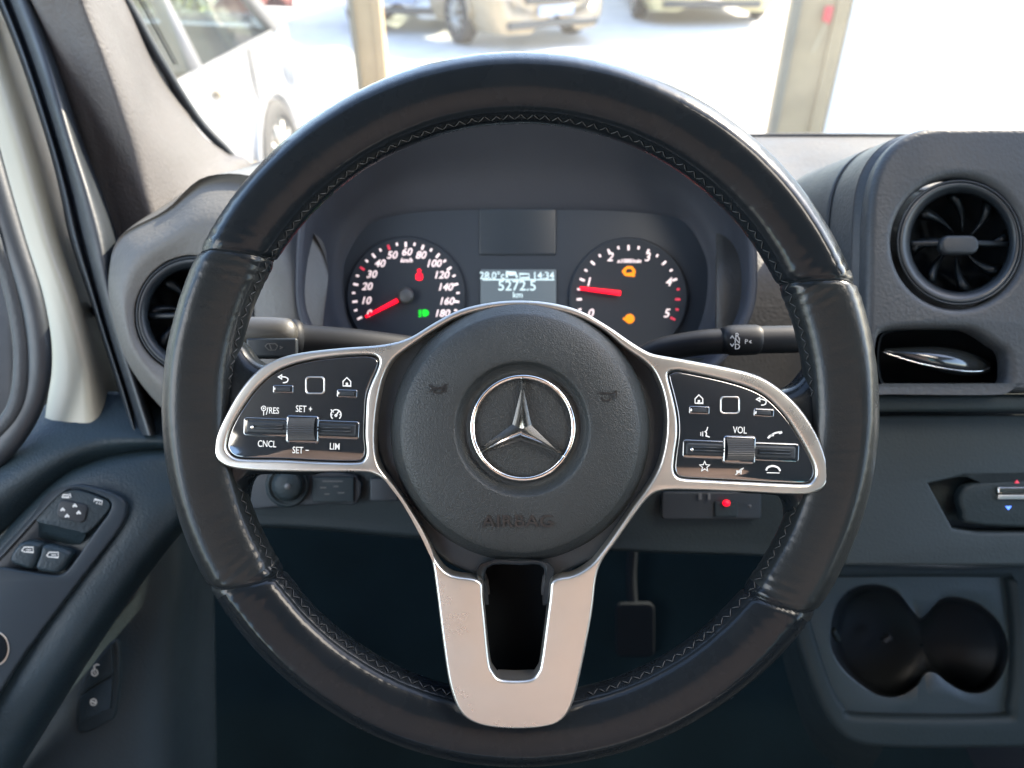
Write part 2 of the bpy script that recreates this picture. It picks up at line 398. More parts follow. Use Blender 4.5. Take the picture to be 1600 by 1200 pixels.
    return T
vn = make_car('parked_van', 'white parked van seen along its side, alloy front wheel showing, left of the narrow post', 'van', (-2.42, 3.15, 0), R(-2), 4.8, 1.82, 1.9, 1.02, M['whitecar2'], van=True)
for sy, nm in ((.35, 'door_line'), (1.35, 'door_line')):
    a = G(); a.box((.905, sy, .66), (.006, .006, .34), .002); vn.part(nm, a, M['darkcar'])
a = G(); a.box((.908, .2, .40), (.012, 1.9, .035), .01); vn.part('side_strip', a, M['silvercar'])
a = G(); a.box((.915, .85, .88), (.02, .09, .018), .008); vn.part('door_handle', a, M['silvercar'])
make_car('parked_car', 'beige silver car standing at an angle beyond the steering wheel', 'car', (-.58, 12.3, 0), R(180+30), 4.4, 1.85, 1.65, 1.05, M['silvercar'])
make_car('parked_car', 'white car facing the windscreen just right of the left door post', 'car', (-1.45, 13.6, 0), R(180-4), 4.2, 1.75, 1.45, .98, M['whitecar'])
make_car('parked_truck', 'pale yellowish truck with amber corner lights near the top of the windscreen', 'truck', (2.95, 14.8, 0), R(180), 5.2, 2.0, 2.4, 1.3, M['truckpaint'], truck=True)

def post(name, label, x0, x1, y, h, edge):
    T = Thing(name, label, 'post', world=((x0+x1)/2, y, 0)); hw = (x1-x0)/2
    a = G(); a.box((0,0,h/2), (hw,.06,h/2), .008); T.part('column', a, M['post'])
    b = G(); b.box((edge*(-hw)*.93, -.07, h/2), (hw*.16,.02,h/2-.002), .004); T.part('edge_strip', b, M['postdark'])
    c = G(); c.box((edge*hw*.55, -.066, h/2), (hw*.1,.012,h/2-.004), .003); T.part('guide_rail', c, M['post']); return T
post('door_post', 'narrow greyish door post beside the white parked car', -1.07, -.87, 5.5, 3.6, 1)
post('door_post', 'wide beige door post with a red tag hanging on it', 1.86, 2.24, 5.5, 3.6, 1)
T = Thing('hanging_tag', 'small red tag on a cord hanging on the beige door post', 'tag', world=(2.08, 5.40, 1.03))
a = G(); a.box((0,0,.02), (.028,.008,.045), .006); a.box((.012,-.004,-.01), (.012,.006,.03), .004); T.part('tag_body', a, M['redcloth'])
a = G(); a.rawtube([Vector((0,0,-.03)), Vector((-.02,0,-.12)), Vector((-.05,.0,-.22)), Vector((-.03,0,-.17)), Vector((0,0,-.04))], [.005]*5, 6); T.part('cord', a, M['rope'])
T = Thing('white_wall', 'plain white panelled wall right of the beige door post', 'wall', world=(5.2, 5.5, 0))
a = G(); a.box((-1.5,0,1.8),(1.44,.05,1.8)); a.box((1.45,0,1.8),(1.49,.05,1.8)); a.box((0,.02,1.8),(2.9,.02,1.79)); T.part('wall_panel', a, M['wall'])
a = G(); a.box((-.05,-.07,.9),(.012,.008,.03),.003); T.part('fastener', a, M['post'])

def shrub(label, x, y, h, r, m, group):
    T = Thing('shrub', label, 'shrub', world=(x, y, 0), group=group)
    st = G()
    for k in range(6):
        a = random.random()*6.28; st.rawtube([Vector((0,0,0)), Vector((math.cos(a)*r*.3, math.sin(a)*r*.3, h*.4)), Vector((math.cos(a)*r*.6, math.sin(a)*r*.6, h*.8))], [.03,.02,.008], 6)
    T.part('stem', st, M['bark'])
    lf = G(); cl = [(Vector((random.uniform(-r,r), random.uniform(-r,r), random.uniform(.15,1)*h))) for _ in range(26)]
    for k in range(1500):
        c = random.choice(cl); p = c + Vector((random.gauss(0,.16), random.gauss(0,.16), random.gauss(0,.14)))
        if p.z < .03: continue
        n1 = Vector((random.gauss(0,1), random.gauss(0,1), random.gauss(0,1))).normalized(); n2 = n1.orthogonal().normalized(); s_ = random.uniform(.03,.065)
        lf.add([p-n1*s_, p+n2*s_*.5, p+n1*s_, p-n2*s_*.5], [(0,1,2,3)], False)
    T.part('foliage', lf, m)
gp = 'shrubs behind the white parked van'
for i, (x, y, h, r) in enumerate([(-4.7,7.2,1.1,.6),(-5.6,6.7,1.3,.6),(-3.9,8.0,1.0,.55),(-6.6,6.4,1.2,.6)]):
    shrub(['second green shrub from the right behind the white parked van', 'third green shrub from the right behind the white parked van', 'rightmost green shrub behind the white parked van', 'leftmost green shrub behind the white parked van'][i], x, y, h, r, M['leaf'], gp)
shrub('bright yellow green shrub behind the white parked van', -4.25, 9.6, 1.1, .6, M['yellowgreen'], None)
shrub('bright yellow green shrub between the silver car and the truck', 1.6, 17.0, 1.3, .5, M['yellowgreen'], None)
make_car('parked_car', 'small red car far behind the white parked van', 'car', (-5.4, 12.2, 0), R(80), 4.0, 1.7, 1.4, .95, M['redcar'])
make_car('parked_car', 'dark grey car beside the shrubs behind the white parked van', 'car', (-8.4, 8.6, 0), R(60), 4.0, 1.7, 1.4, .95, M['darkcar'])

# ================================================================== VAN SHELL (mostly out of frame, it shades the cab)
def cam2world(v): return CAM + (cam.rotation_euler.to_matrix() @ v)
T = Thing('cab_shell', 'van cab body with roof, bulkhead and door skins around the camera', 'van body', world=(.35, -.7, 2.28))
a = G(); a.box((0,-.45,0), (1.25,1.45,.02), .01); T.part('headliner', a, M['roof'])
a = G(); a.box((0,-1.9,-.85), (1.25,.02,.86), .01); T.part('bulkhead', a, M['dash'])
a = G(); a.box((1.24,-.2,-1.33), (.02,1.7,.50), .01); a.box((1.24,-1.2,-.45), (.02,.70,.44), .01); T.part('side_skin', a, M['dash'])
a = G(); a.box((-1.24,-.3,-1.35), (.02,1.6,.48), .01); a.box((-1.24,-1.35,-.45), (.02,.55,.44), .01); T.part('side_skin', a, M['dash'])
a = G(); a.box((0,1.72,-1.35), (1.22,.02,.42), .01); T.part('firewall', a, M['void'])
T = Thing('driver_seat', 'unseen driver seat behind the camera, tall reddish brown back added for warm reflections', 'seat', world=(0, -.35, .95))
a = G(); a.box((0,-.02,0), (.27,.22,.09), .05); T.part('seat_cushion', a, M['black'])
a = G(); a.box((0,-.30,.48), (.50,.07,.50), .06); a.v = [v+Vector((0,0,.22)) for v in a.v]; T.part('seat_reflector', a, M['seat_reflector'])  # oversized, added as an unseen warm reflector
a = G(); a.box((0,-.05,-.5), (.2,.2,.38), .02); T.part('seat_base', a, M['black'])
g = G(); g.box((.4,-.1,.60), (1.3,1.35,.03)); structure('floor', g, M['void'])
# windscreen
T = Thing('windscreen', 'clear windscreen above the dashboard', 'windscreen', (800, 212, .893))
a = G(); far = [(-60,-300,.52),(195,0,.715),(300,175,.80),(385,258,.862),(600,214,.905),(1000,209,.905),(1400,209,.905),(1900,209,.905)]
near = [(-50,-500,.40),(100,-500,.45),(300,-500,.47),(385,-500,.47),(600,-500,.47),(1000,-500,.47),(1400,-500,.47),(1900,-500,.47)]
a.patch([far, [( (p[0]+q[0])/2, (p[1]+q[1])/2, (p[2]+q[2])/2) for p, q in zip(far, near)], near], 4, 4)
T.part('glass', a, M['glass'])
a = G(); a.tube([(1150,212,.893),(1300,211,.893),(1500,212,.893),(1900,214,.893)], .0026, 10); a.tube([(600,217,.893),(900,214,.893),(1150,212,.893)], .0026, 10)
T.part('lower_seal', a, M['rubber'])
a = G(); a.tube([(60,-220,.60),(128,-110,.66),(196,-2,.705),(252,98,.745),(305,182,.79),(345,226,.82),(388,262,.85),(450,240,.87)], [.0048,.0048,.005,.0052,.0052,.0052,.0045,.003], 10, sub=10)
T.part('side_seal', a, M['rubber'])
a = G()
for k in range(70):
    t = k/69; x = 205+(262-205)*t; y = -8+(100+8)*t
    for j in range(2):
        a.stroke([(x+7+j*5+2*t, y), (x+10+j*5+2*t, y+.2)], 1.4-.5*j, .71+.04*t)
T.part('edge_dots', a, M['rubber'])

# ================================================================== LEFT SIDE: pillar, body frame, door
T = Thing('pillar_trim', 'textured grey windscreen pillar cover with its front half in sunlight', 'pillar', (200, 200, .65))
a = G()
rows = []
for (y, xs, d0_) in [(-120,(-15,22,60,92,104,122,140),.56), (0,(50,85,110,130,146,170,196),.59), (100,(82,118,146,168,186,215,252),.61), (200,(115,150,178,201,222,255,308),.63),
                    (290,(142,172,203,226,248,288,350),.65), (385,(166,198,230,254,278,330,400),.665), (470,(185,220,255,280,300,360,420),.68)]:
    dd_ = (.005,-.004,-.009,-.009,.008,.055,.115) if y < 50 else (.005,-.004,-.009,-.009,.010,.075,.155)
    rows.append([(xs[0]-14, y, d0_+.05)]+[(x, y, d0_+q) for x, q in zip(xs, dd_)])
rows[-3][-1] = (352,238,.82); rows[-3][-2] = (300,262,.735); rows[-2][-1] = (398,270,.85); rows[-2][-2] = (350,330,.76)
a.patch(rows, 6, 8); T.part('trim_panel', a, M['pillar'], thick=.003)

T = Thing('door_frame', 'cream painted body frame strip left of the pillar trim', 'door frame', (90, 400, .62))
a = G(); rows = []
for (y, xl, xr) in [(-150,-190,-50),(-20,-115,0),(90,-75,34),(219,-35,74),(375,22,112),(453,52,138),(531,74,162),(580,80,176),(640,72,192),(690,66,205)]:
    w_ = xr-xl; rows.append([(xl, y, .612),(xl+w_*.12, y, .608),(xl+w_*.35, y, .606),(xl+w_*.60, y, .608),(xl+w_*.78, y, .624),(xr, y, .668)])
a.patch(rows, 6, 6); T.part('painted_strip', a, M['paint'], thick=.002)
a = G(); a.lathe(150, 482, .652, [(0.01,.001),(7,.001),(8,0),(8,-.004)], 24, ry=1.7); T.part('hole_disc', a, M['void'])  # black disc drawn for the dark hole in the frame
T = Thing('door_seal', 'dark rubber door seal between cream frame and pillar cover', 'seal', (120, 300, .60))
a = G(); rows = []
for (y, xl, xr) in [(-150,-60,10),(-60,-30,32),(0,-6,54),(94,31,86),(219,72,121),(300,93,148),(375,109,170),(453,135,180),(531,160,196),(612,186,222),(680,205,245)]:
    xr += 7; w_ = xr-xl; rows.append([(xl, y, .64),(xl+w_*.06, y, .612),(xl+w_*.16, y, .605),(xl+w_*.27, y, .615),(xl+w_*.33, y, .607),(xl+w_*.55, y, .595),(xl+w_*.8, y, .600),(xr, y, .63),(xr+14,y,.70)])
a.patch(rows, 5, 6); T.part('rubber_strip', a, M['rubber'])

T = Thing('door_card', 'dark driver door with armrest, window switches and black window surround', 'door', (100, 850, .6))
a = G(); a.tube([(-60,90,.56),(-25,230,.565),(18,370,.57),(50,470,.575),(62,555,.58),(52,625,.585),(14,688,.585),(-40,735,.585),(-90,765,.58)], [.012,.011,.0095,.009,.009,.009,.010,.011,.012], 16, flat=.7)
T.part('window_seal', a, M['rubber'])
a = G(); a.tube([(-60,210,.56),(-18,350,.562),(12,430,.57),(30,510,.575),(34,575,.578),(24,635,.58),(-6,675,.58),(-50,700,.58)], .0062, 14, flat=.7)
T.part('window_frame', a, M['dash'])
a = G()
a.patch([[(-160,760,.60),(-40,705,.61),(72,632,.625),(170,612,.635),(230,628,.625),(300,660,.62),(380,690,.62)],
         [(-160,800,.57),(-40,745,.585),(70,675,.60),(160,655,.61),(230,665,.61),(300,680,.61),(380,700,.61)],
         [(-160,860,.555),(-40,800,.57),(75,725,.585),(150,695,.595),(225,690,.60),(300,695,.605),(380,705,.605)],
         [(-160,930,.575),(-40,870,.585),(82,760,.60),(150,722,.61),(225,705,.615),(300,703,.615),(380,710,.615)]], 6, 6)
T.part('upper_panel', a, M['door'], thick=.003)
a = G()
a.patch([[(380,705,.625),(240,706,.618),(150,722,.612),(82,760,.602),(-5,850,.592),(-120,970,.585)],
         [(380,712,.612),(250,715,.606),(160,735,.598),(98,772,.592),(5,872,.582),(-110,990,.575)],
         [(380,745,.61),(285,752,.603),(210,785,.59),(150,850,.583),(60,965,.572),(-70,1120,.562)],
         [(380,770,.61),(300,778,.602),(235,825,.588),(165,915,.579),(85,1030,.568),(-40,1180,.56)],
         [(380,785,.618),(308,792,.612),(262,832,.600),(190,925,.592),(112,1040,.582),(-10,1230,.572)],
         [(380,800,.66),(312,803,.655),(272,838,.645),(200,932,.638),(122,1048,.63),(0,1245,.62)]], 6, 6)
T.part('armrest', a, M['door'], thick=.003)
bz = smooth([(-130,1010),(0,866),(60,800),(92,768),(120,757),(160,765),(188,778),(196,797),(183,830),(120,912),(40,1018),(-90,1195)], 6, True)
hole = smooth([(-10,880),(50,812),(76,778),(96,766),(122,764),(158,776),(172,785),(170,800),(150,828),(112,882),(96,897),(75,898),(10,888)], 5, True)
fnd = lambda px, py: .567 + (px-100)*.00009 - (py-900)*.00004
def fo(k): return lambda px, py: fnd(px, py)+k
a = G(); a.plate([bz, hole], .5735, .006, .002, fn=fo(0)); bez = T.part('switch_bezel', a, M['bezel'], autos=40)
a = G(); a.plate([smooth([(54,812),(78,779),(97,768),(122,766),(157,777),(170,786),(168,799),(137,832),(120,831),(90,824)], 5, True)], .5735, .004, .0012, fn=fo(.0008)); T.part('mirror_switch_plate', a, M['door'], autos=40)
a = G(); a.plate([hole], .5735, .002, .0004, fn=fo(.012)); T.part('switch_well', a, M['black'])
a = G(); a.patch([[(58,814,.569),(90,824,.571),(134,833,.574)],[(60,822,.572),(88,832,.574),(131,842,.577)],[(60,840,.578),(88,846,.579),(122,856,.581)]], 5, 5); T.part('well_slope', a, M['door'])
for (lp, ic) in (([(15,868),(28,850),(42,846),(62,851),(60,862),(50,888),(30,886),(16,880)], (43,858)), ([(66,852),(90,856),(106,862),(108,872),(92,894),(76,896),(54,889),(60,868)], (82,866))):
    a = G(); a.plate([smooth(lp, 4, True)], .5735, .010, .0040, res=5, fn=fo(-.0012)); sw = T.part('window_switch', a, M['door'], autos=60)
    x, y = ic; a = G(); f = fo(-.0014)
    a.stroke([(x-9,y+2),(x-5,y-3),(x+9,y-3),(x+9,y+5),(x-6,y+4),(x-9,y+2)], 1.3, .57, fn=f); a.stroke([(x-2,y+1),(x+6,y+1)], 1.3, .57, fn=f)
    T.part('window_symbol', a, M['print'], sw)
a = G(); a.plate([rrect(112,799,23,15,9, rot=-12)], .5735, .003, .001, fn=fo(-.0006)); k = T.part('mirror_adjuster', a, M['black'], autos=40)
a = G(); f = fo(-.0009)
for (x, y) in ((117,791),(98,797),(123,802),(105,807)):
    a.stroke([(x-3,y+1),(x,y-2.4),(x+3,y+1)], 2.6, .57, fn=f)
T.part('arrow_print', a, M['print'], k)
a = G(); f = fo(-.0002)
a.stroke([(97,777),(99,773),(107,773),(108,777),(97,777)], 1.4, .57, fn=f); a.stroke([(109,771),(111,777)], 1.2, .57, fn=f)
a.stroke([(147,784),(148,780),(160,783),(158,789)], 1.3, .57, fn=f); a.stroke([(151,787),(152,784)], 1.2, .57, fn=f); a.stroke([(155,788),(156,785)], 1.2, .57, fn=f)
T.part('mirror_symbols', a, M['print'])
a = G(); a.plate([circ(-10,1014,24,28)], .5735, .001, .0003, fn=fo(-.0007)); T.part('bezel_ring', a, M['satin'])
a = G(); a.plate([circ(-10,1014,21,25)], .5735, .001, .0003, fn=fo(-.0014)); T.part('bezel_insert', a, M['void'])
a = G()
a.patch([[(-160,960,.65),(60,930,.66),(170,880,.67),(262,800,.70),(300,740,.74),(332,700,.78)],
         [(-160,1050,.64),(60,1030,.655),(170,1000,.67),(272,920,.70),(306,860,.75),(334,820,.78)],
         [(-160,1130,.63),(60,1120,.64),(170,1100,.655),(262,1040,.69),(305,980,.75),(336,980,.78)],
         [(-160,1330,.60),(60,1330,.61),(170,1330,.63),(262,1330,.66),(310,1330,.72),(340,1330,.76)]], 6, 6)
T.part('lower_panel', a, M['dark'], thick=.003)
lk = [(180,1000),(187,1040),(180,1110),(170,1128),(122,1145),(120,1085),(150,1030)]
a = G(); a.plate([smooth(lk, 3, True)], .64, .006, .002); T.part('lock_switch_bezel', a, M['dark'], autos=40)
for (lp, c, open_) in (([(174,1008),(176,1052),(126,1084),(150,1034)], (148,1051), 1), ([(176,1056),(172,1108),(124,1130),(124,1090)], (146,1097), 0)):
    a = G(); a.plate([lp], .638, .004, .001); sw = T.part('lock_switch', a, M['door'], autos=40)
    x, y = c; a = G()
    a.stroke([(q[0], q[1]) for q in circ(x, y, 4.6, 5, 14)], 1.3, .6375, closed=True); a.stroke([(x-1,y-2),(x+1,y+2)], 1.2, .6375)
    if open_: a.stroke([(x,y-6),(x-1,y-10),(x+3,y-13),(x+7,y-12)], 1.4, .6375)
    else: a.stroke([(x-4,y-1),(x+4,y+1)], 1.2, .6375)
    T.part('lock_symbol', a, M['print'], sw)

T = Thing('door_mirror', 'outside door mirror glass glimpsed at the left edge of the photo', 'mirror', (-30, 520, .9))
a = G(); a.plate([rrect(-40,520,75,170,50)], .92, .05, .02, res=5); T.part('mirror_housing', a, M['black'], autos=60)
a = G(); a.plate([rrect(-40,520,66,160,46)], .915, .002, .0005, fn=lambda px,py: .915+(px+40)*.0002); T.part('sky_toned_mirror', a, M['mirror'])

# ================================================================== DASHBOARD
T = Thing('dashboard', 'dark grey dashboard with round end vent and textured top', 'dashboard', (800, 500, .6))
a = G()
cols_x = [395,470,560,700,850,1000,1120,1190,1245,1300,1345,1420,1600,1850,2400]
def drow(y, d, xs=None, bump=0): return [(x, y, d) for x in (xs or cols_x)]
r0 = [(x, 213 if x > 560 else 213+(560-x)*.30, .893-(.0 if x > 560 else (560-x)*.0002)) for x in cols_x]
r1 = [(x, 225 if x > 560 else 225+(560-x)*.27, .86) for x in cols_x]
rows = [r0, r1, drow(258,.80), drow(300,.725), drow(345,.655), drow(385,.615), drow(430,.595), drow(520,.592), drow(640,.60)]
for i, r in enumerate(rows):
    for j, p in enumerate(r):
        if 1280 <= p[0] and 250 < p[1] < 400: r[j] = (p[0], p[1], p[2]-.02*min(1,(p[0]-1245)/100))
a.patch(rows[:4], 4, 6)
a2_ = G(); a2_.patch([[p for p in r if p[0] >= 1120] for r in rows], 4, 6)
keep = [i for i, f in enumerate(a2_.f) if min(CAMZ(a2_.v[j]) for j in f) < .735]
a.add(a2_.v, [a2_.f[i] for i in keep])
top = T.part('dash_top', a, M['dashtop'], thick=.004)
# end lobe round the left vent
vc = (304, 492)
def pol(pts): return pts
ang = [0,30,60,90,115,138,160,180,205,232,262,295,330]
inner = [(vc[0]+88*math.cos(R(t)), vc[1]-88*math.sin(R(t)), .600) for t in ang]
in1 = [(vc[0]+92*math.cos(R(t)), vc[1]-93*math.sin(R(t)), .573) for t in ang]
in2 = [(vc[0]+99*math.cos(R(t)), vc[1]-100*math.sin(R(t)), .568) for t in ang]
outer = [(500,492),(500,395),(425,292),(330,280),(262,330),(192,372),(174,432),(179,492),(203,565),(252,630),(300,662),(390,670),(480,610)]
mid = [((p[0]*.5+q[0]*.5), (p[1]*.5+q[1]*.5), .566) for p, q in zip(in2, outer)]
out1 = [(p[0], p[1], .580 if p[1] > 400 else .592) for p in outer]
cxo = (310, 480)
out2 = [(cxo[0]+(p[0]-cxo[0])*1.03, cxo[1]+(p[1]-cxo[1])*1.03, .60) for p in outer]
out3 = [(cxo[0]+(p[0]-cxo[0])*1.03+(6 if p[0] < 350 else 0), cxo[1]+(p[1]-cxo[1])*1.03-(3 if p[1] < 400 else 0), .70) for p in outer]
out3[2] = (445,248,.84); out3[3] = (392,262,.82); out3[4] = (300,290,.74); out3[1] = (500,330,.7)
a = G(); a.patch([inner, in1, in2, mid, out1, out2, out3], 6, 4, closed=True, flip=True); T.part('dash_end', a, M['dashend'])
# lower panels
a = G()
a.patch([[(x, 560, .60) for x in (330,480,640,800,1000,1180,1300,1450,1650,1850)],
         [(x, 640, .598) for x in (330,480,640,800,1000,1180,1300,1450,1650,1850)],
         [(x, 720, .60) for x in (330,480,640,800,1000,1180,1300,1450,1650,1850)],
         [(330,800,.61),(480,805,.61),(640,815,.61),(800,830,.61),(1000,840,.61),(1180,846,.61),(1300,860,.61),(1450,866,.61),(1650,870,.61),(1850,870,.61)],
         [(330,822,.62),(480,826,.62),(640,840,.62),(800,850,.62),(1000,862,.62),(1180,868,.62),(1300,876,.62),(1450,880,.62),(1650,884,.62),(1850,884,.62)],
         [(330,822,.70),(480,826,.70),(640,838,.70),(800,848,.70),(1000,858,.70),(1180,862,.70),(1300,868,.70),(1450,872,.70),(1650,876,.70),(1850,876,.70)]], 6, 5)
T.part('lower_panel', a, M['dark'])
# end vent
def vent(T, cx, cy, r, d, name='air_vent', rot=0, detail=True):
    a = G(); a.lathe(cx, cy, d, [(r*.80,-.02),(r*.81,-.004),(r*.83,.000),(r*.90,.003),(r*.955,.0045),(r*.985,.0035),(r,.0),(r*1.005,-.012)], 80); v = T.part(name, a, M['satin2'])
    a = G(); a.lathe(cx, cy, d, [(r*.985,.0030),(r*1.00,.0048),(r*1.018,.0040),(r*1.025,-.002)], 80); T.part('vent_ring', a, M['satin2'], v)
    a = G(); a.lathe(cx, cy, d, [(r*.82,-.006),(r*.80,-.022),(r*.4,-.040),(.01,-.042)], 64); T.part('vent_bowl', a, M['void'], v)
    # turbine vanes
    for k in range(8):
        t = R(rot+45*k+22); b = G()
        rows = []
        for i in range(7):
            s = .18+.60*i/6; tw = t + .35*(i/6)
            w_ = .07+.10*i/6
            rows.append([V(cx+r*s*math.cos(tw-w_), cy-r*s*math.sin(tw-w_), d+.014), V(cx+r*s*math.cos(tw), cy-r*s*math.sin(tw), d+.008+.003*math.sin(i)), V(cx+r*s*math.cos(tw+w_), cy-r*s*math.sin(tw+w_), d+.018)])
        b.grid(rows); T.part('vane', b, M['vane'], v, thick=.0008)
    b = G()
    b.tube([(cx-r*.80,cy+2,d+.008),(cx-r*.3,cy+1,d+.004),(cx+r*.3,cy+1,d+.004),(cx+r*.8,cy+2,d+.008)], .0022, 10, flat=.6); T.part('cross_bar', b, M['vane'], v)
    b = G(); b.plate([[(p[0],p[1]) for p in rrect(cx+2, cy+3, r*.32, r*.16, r*.15, 8)]], d-.001, .008, .003, res=5); kn = T.part('vent_knob', b, M['black'], v, autos=50)
    return v
M['satin2'] = mat('dark_satin_ring', (.012,.016,.020), .36, spec=.35)
M['vane'] = mat('vane_plastic', (.006,.009,.012), .4, spec=.2)
vent(T, vc[0], vc[1], 90, .572)
# rotary light switch and neighbours
a = G(); a.plate([smooth([(350,741),(460,738),(556,742),(558,786),(520,787),(430,793),(380,792)], 3, True)], .596, .004, .0015); sp = T.part('switch_panel', a, M['black'], autos=40)
a = G(); a.lathe(449, 759, .592, [(.01,.012),(6,.012),(18,.0105),(22,.009),(24,.004),(25,.0),(28,.002),(31,.0025),(33,.001),(34,-.003)], 48); k = T.part('light_switch', a, M['dark'])
a = G(); a.lathe(449, 760, .592, [(.01,.0131),(4,.0130),(5,.0120)], 24); T.part('switch_mark', a, M['greyhub'], k)
a = G(); a.plate([rrect(520,765,33,20,3)], .5935, .003, .0012); k = T.part('level_switch', a, M['dark'], autos=40)
a = G()
for (x, y, w_) in ((505,762,5),(511,772,4),(525,760,4),(533,770,5),(520,752,16)):
    a.stroke([(x-w_,y),(x+w_,y)], 1.7, .5930)
T.part('level_symbols', a, M['greyhub'], k)
a = G(); a.plate([rrect(600,765,22,18,3)], .596, .003, .0012); T.part('blank_switch', a, M['black'], autos=40)
a = G(); a.plate([rrect(1112,790,78,22,6)], .596, .004, .0015); sp = T.part('button_strip', a, M['black'], autos=40)
for x in (1094, 1108):
    a = G(); a.plate([rrect(x,776,2.2,5,1)], .5925, .001, .0003); T.part('button_mark', a, M['greyhub'], sp)
a = G(); a.plate([rrect(1135,796,18,12,3)], .5935, .003, .001); b_ = T.part('start_button', a, M['dark'], autos=40)
a = G(); a.ball(V(1135,786,.591), (.0030,.0026,.0015)); T.part('red_lamp', a, M['red'], b_)
a = G(); a.ball(V(1171,791,.592), (.0016,.0016,.001)); T.part('round_mark', a, M['greyhub'], sp)

# ---- column cover and footwell
T = Thing('steering_column', 'black steering column cover behind the wheel hub', 'column cover', (815, 650, .5))
a = G(); L = [[(x, y) for x, y in smooth([(640,570),(700,560),(815,556),(930,560),(990,570),(1020,600),(1020,640),(980,700),(930,750),(815,770),(700,750),(650,710),(620,650),(615,600)], 4, True)]]
a.plate(L, .475, .06, .02, res=5); T.part('shroud', a, M['black'], autos=60)
a = G(); a.plate([smooth([(700,640),(930,640),(900,900),(880,1050),(750,1050),(730,900)], 5, True)], .52, .1, .03, res=4); T.part('lower_shroud', a, M['void'], autos=60)
g = G(); g.patch([[(x, 780, 1.05) for x in (200,500,900,1300,1500)], [(x, 950, 1.02) for x in (150,500,900,1300,1500)], [(x, 1150, .98) for x in (100,500,900,1300,1500)], [(x, 1500, .95) for x in (0,500,900,1300,1700)]], 4, 4)
T = Thing('footwell_carpet', 'dark carpet of the footwell below the dashboard', 'carpet', (800, 1000, 1.0)); T.part('carpet', g, mat('carpet', (.004,.009,.011), .95, spec=.05, bump=('noise', 500, .6), var=.2))
T = Thing('brake_pedal', 'dark pedal faintly visible in the footwell right of the lower spoke', 'pedal', (990, 950, .9))
a = G(); a.plate([rrect(993,985,30,42,10)], .985, .010, .002); T.part('pedal_pad', a, M['void'], autos=50)
a = G(); a.tube([(990,840,1.0),(986,900,1.0),(990,960,.995)], .007, 10); T.part('pedal_arm', a, M['void'])

# ================================================================== INSTRUMENT CLUSTER
T = Thing('instrument_cluster', 'lit instrument cluster with two dials under its dark hood', 'instrument cluster', (820, 430, .6))
D = .640
def loopfrom(pts, d): return [(x, y, d) for x, y in pts]
fr = [(1182,430),(1172,330),(1130,235),(1060,160),(950,122),(820,116),(690,122),(580,152),(512,220),(474,310),(462,420),(470,505),(520,580),(660,640),(820,660),(980,640),(1110,580),(1168,505)]
i1 = [(1150,430),(1140,350),(1100,285),(1040,245),(940,222),(820,216),(700,222),(600,248),(545,300),(508,350),(497,430),(510,505),(560,570),(680,620),(820,635),(960,620),(1080,570),(1138,505)]
i2 = [(1108,430),(1098,385),(1070,345),(1030,333),(940,326),(820,325),(700,326),(625,333),(575,350),(545,390),(535,430),(545,500),(580,560),(680,600),(820,610),(960,600),(1060,560),(1098,500)]
a = G()
bk = [(820+(x-820)*1.00, 400+(y-400)*1.00) for x, y in fr]
a.patch([loopfrom([(820+(x-820)*1.0, y) for x, y in fr], .66), loopfrom([(820+(x-820)*1.005, y-(1 if y < 300 else 0)) for x, y in fr], .575), loopfrom(fr, .566),
         loopfrom([(820+(x-820)*.975, 400+(y-400)*.97) for x, y in fr], .566), loopfrom([(820+(x-820)*.955, 400+(y-400)*.95) for x, y in fr], .575),
         loopfrom(i1, .615), loopfrom([((p[0]+q[0])/2, (p[1]+q[1])/2) for p, q in zip(i1, i2)], .635), loopfrom(i2, .642), loopfrom([(820+(x-820)*.97, 430+(y-430)*.96) for x, y in i2], .648)], 6, 4, closed=True)
T.part('hood', a, M['hood'])
a = G(); a.plate([smooth([(820+(x-820)*1.03, 430+(y-430)*1.05) for x, y in i2], 4, True)], D+.003, .004, .001); T.part('face_panel', a, M['face'], autos=40)
a = G(); a.plate([rrect(809,362,60,36,4)], D+.0015, .003, .001, res=2); T.part('blank_display', a, mat('blank_display', (.026,.034,.042), .35), autos=40)
a = G(); a.plate([rrect(810,449,59,28,2)], D+.0012, .003, .0004); sc = T.part('trip_display', a, M['lcd'], autos=40)
a = G(); dd = D+.0008
a.text('28.0°c', 769, 431, dd, 11.5, bold=.12); a.text('14:34', 849, 431, dd, 11.5, bold=.12); a.text('5272.5', 808, 447, dd, 16.5, bold=.15); a.text('km', 809, 461, dd, 9.5, bold=.15)
a.stroke([(754,437),(866,437)], 2, dd); a.stroke([(792,434),(792,426),(805,426),(808,434)], 3, dd); a.stroke([(812,428),(827,428),(827,434),(812,434)], 1.6, dd, closed=True); a.stroke([(795,429),(804,429)], 3, dd)
T.part('display_text', a, M['lcdtext'], sc)
def dial(cx, cy, nt, reds, labels, rt):
    a = G(); a.lathe(cx, cy, D, [(.01,.0005),(89,.0005),(91,.0007),(92,.0004),(93,-.003)], 80); dl = T.part('dial', a, mat('dial_face', (.024,.030,.038), .45, spec=.3))
    tk = G(); rd = G()
    for i in range(nt):
        t = R(206-232/(nt-1)*i); maj = i % 2 == 0; q = rd if i in reds else tk
        r0, r1 = (rt-8, rt) if maj else (rt-5, rt)
        q.stroke([(cx+r0*math.cos(t), cy-r0*math.sin(t)), (cx+r1*math.cos(t), cy-r1*math.sin(t))], 3.4 if maj else 3.0, D-.0008)
    for (s_, x, y, sz) in labels: tk.text(s_, x, y, D-.0008, sz, shear=.25, bold=.22, sx=1.0)
    T.part('scale_print', tk, M['lit'], dl); T.part('red_ticks', rd, M['dimred'], dl); return dl
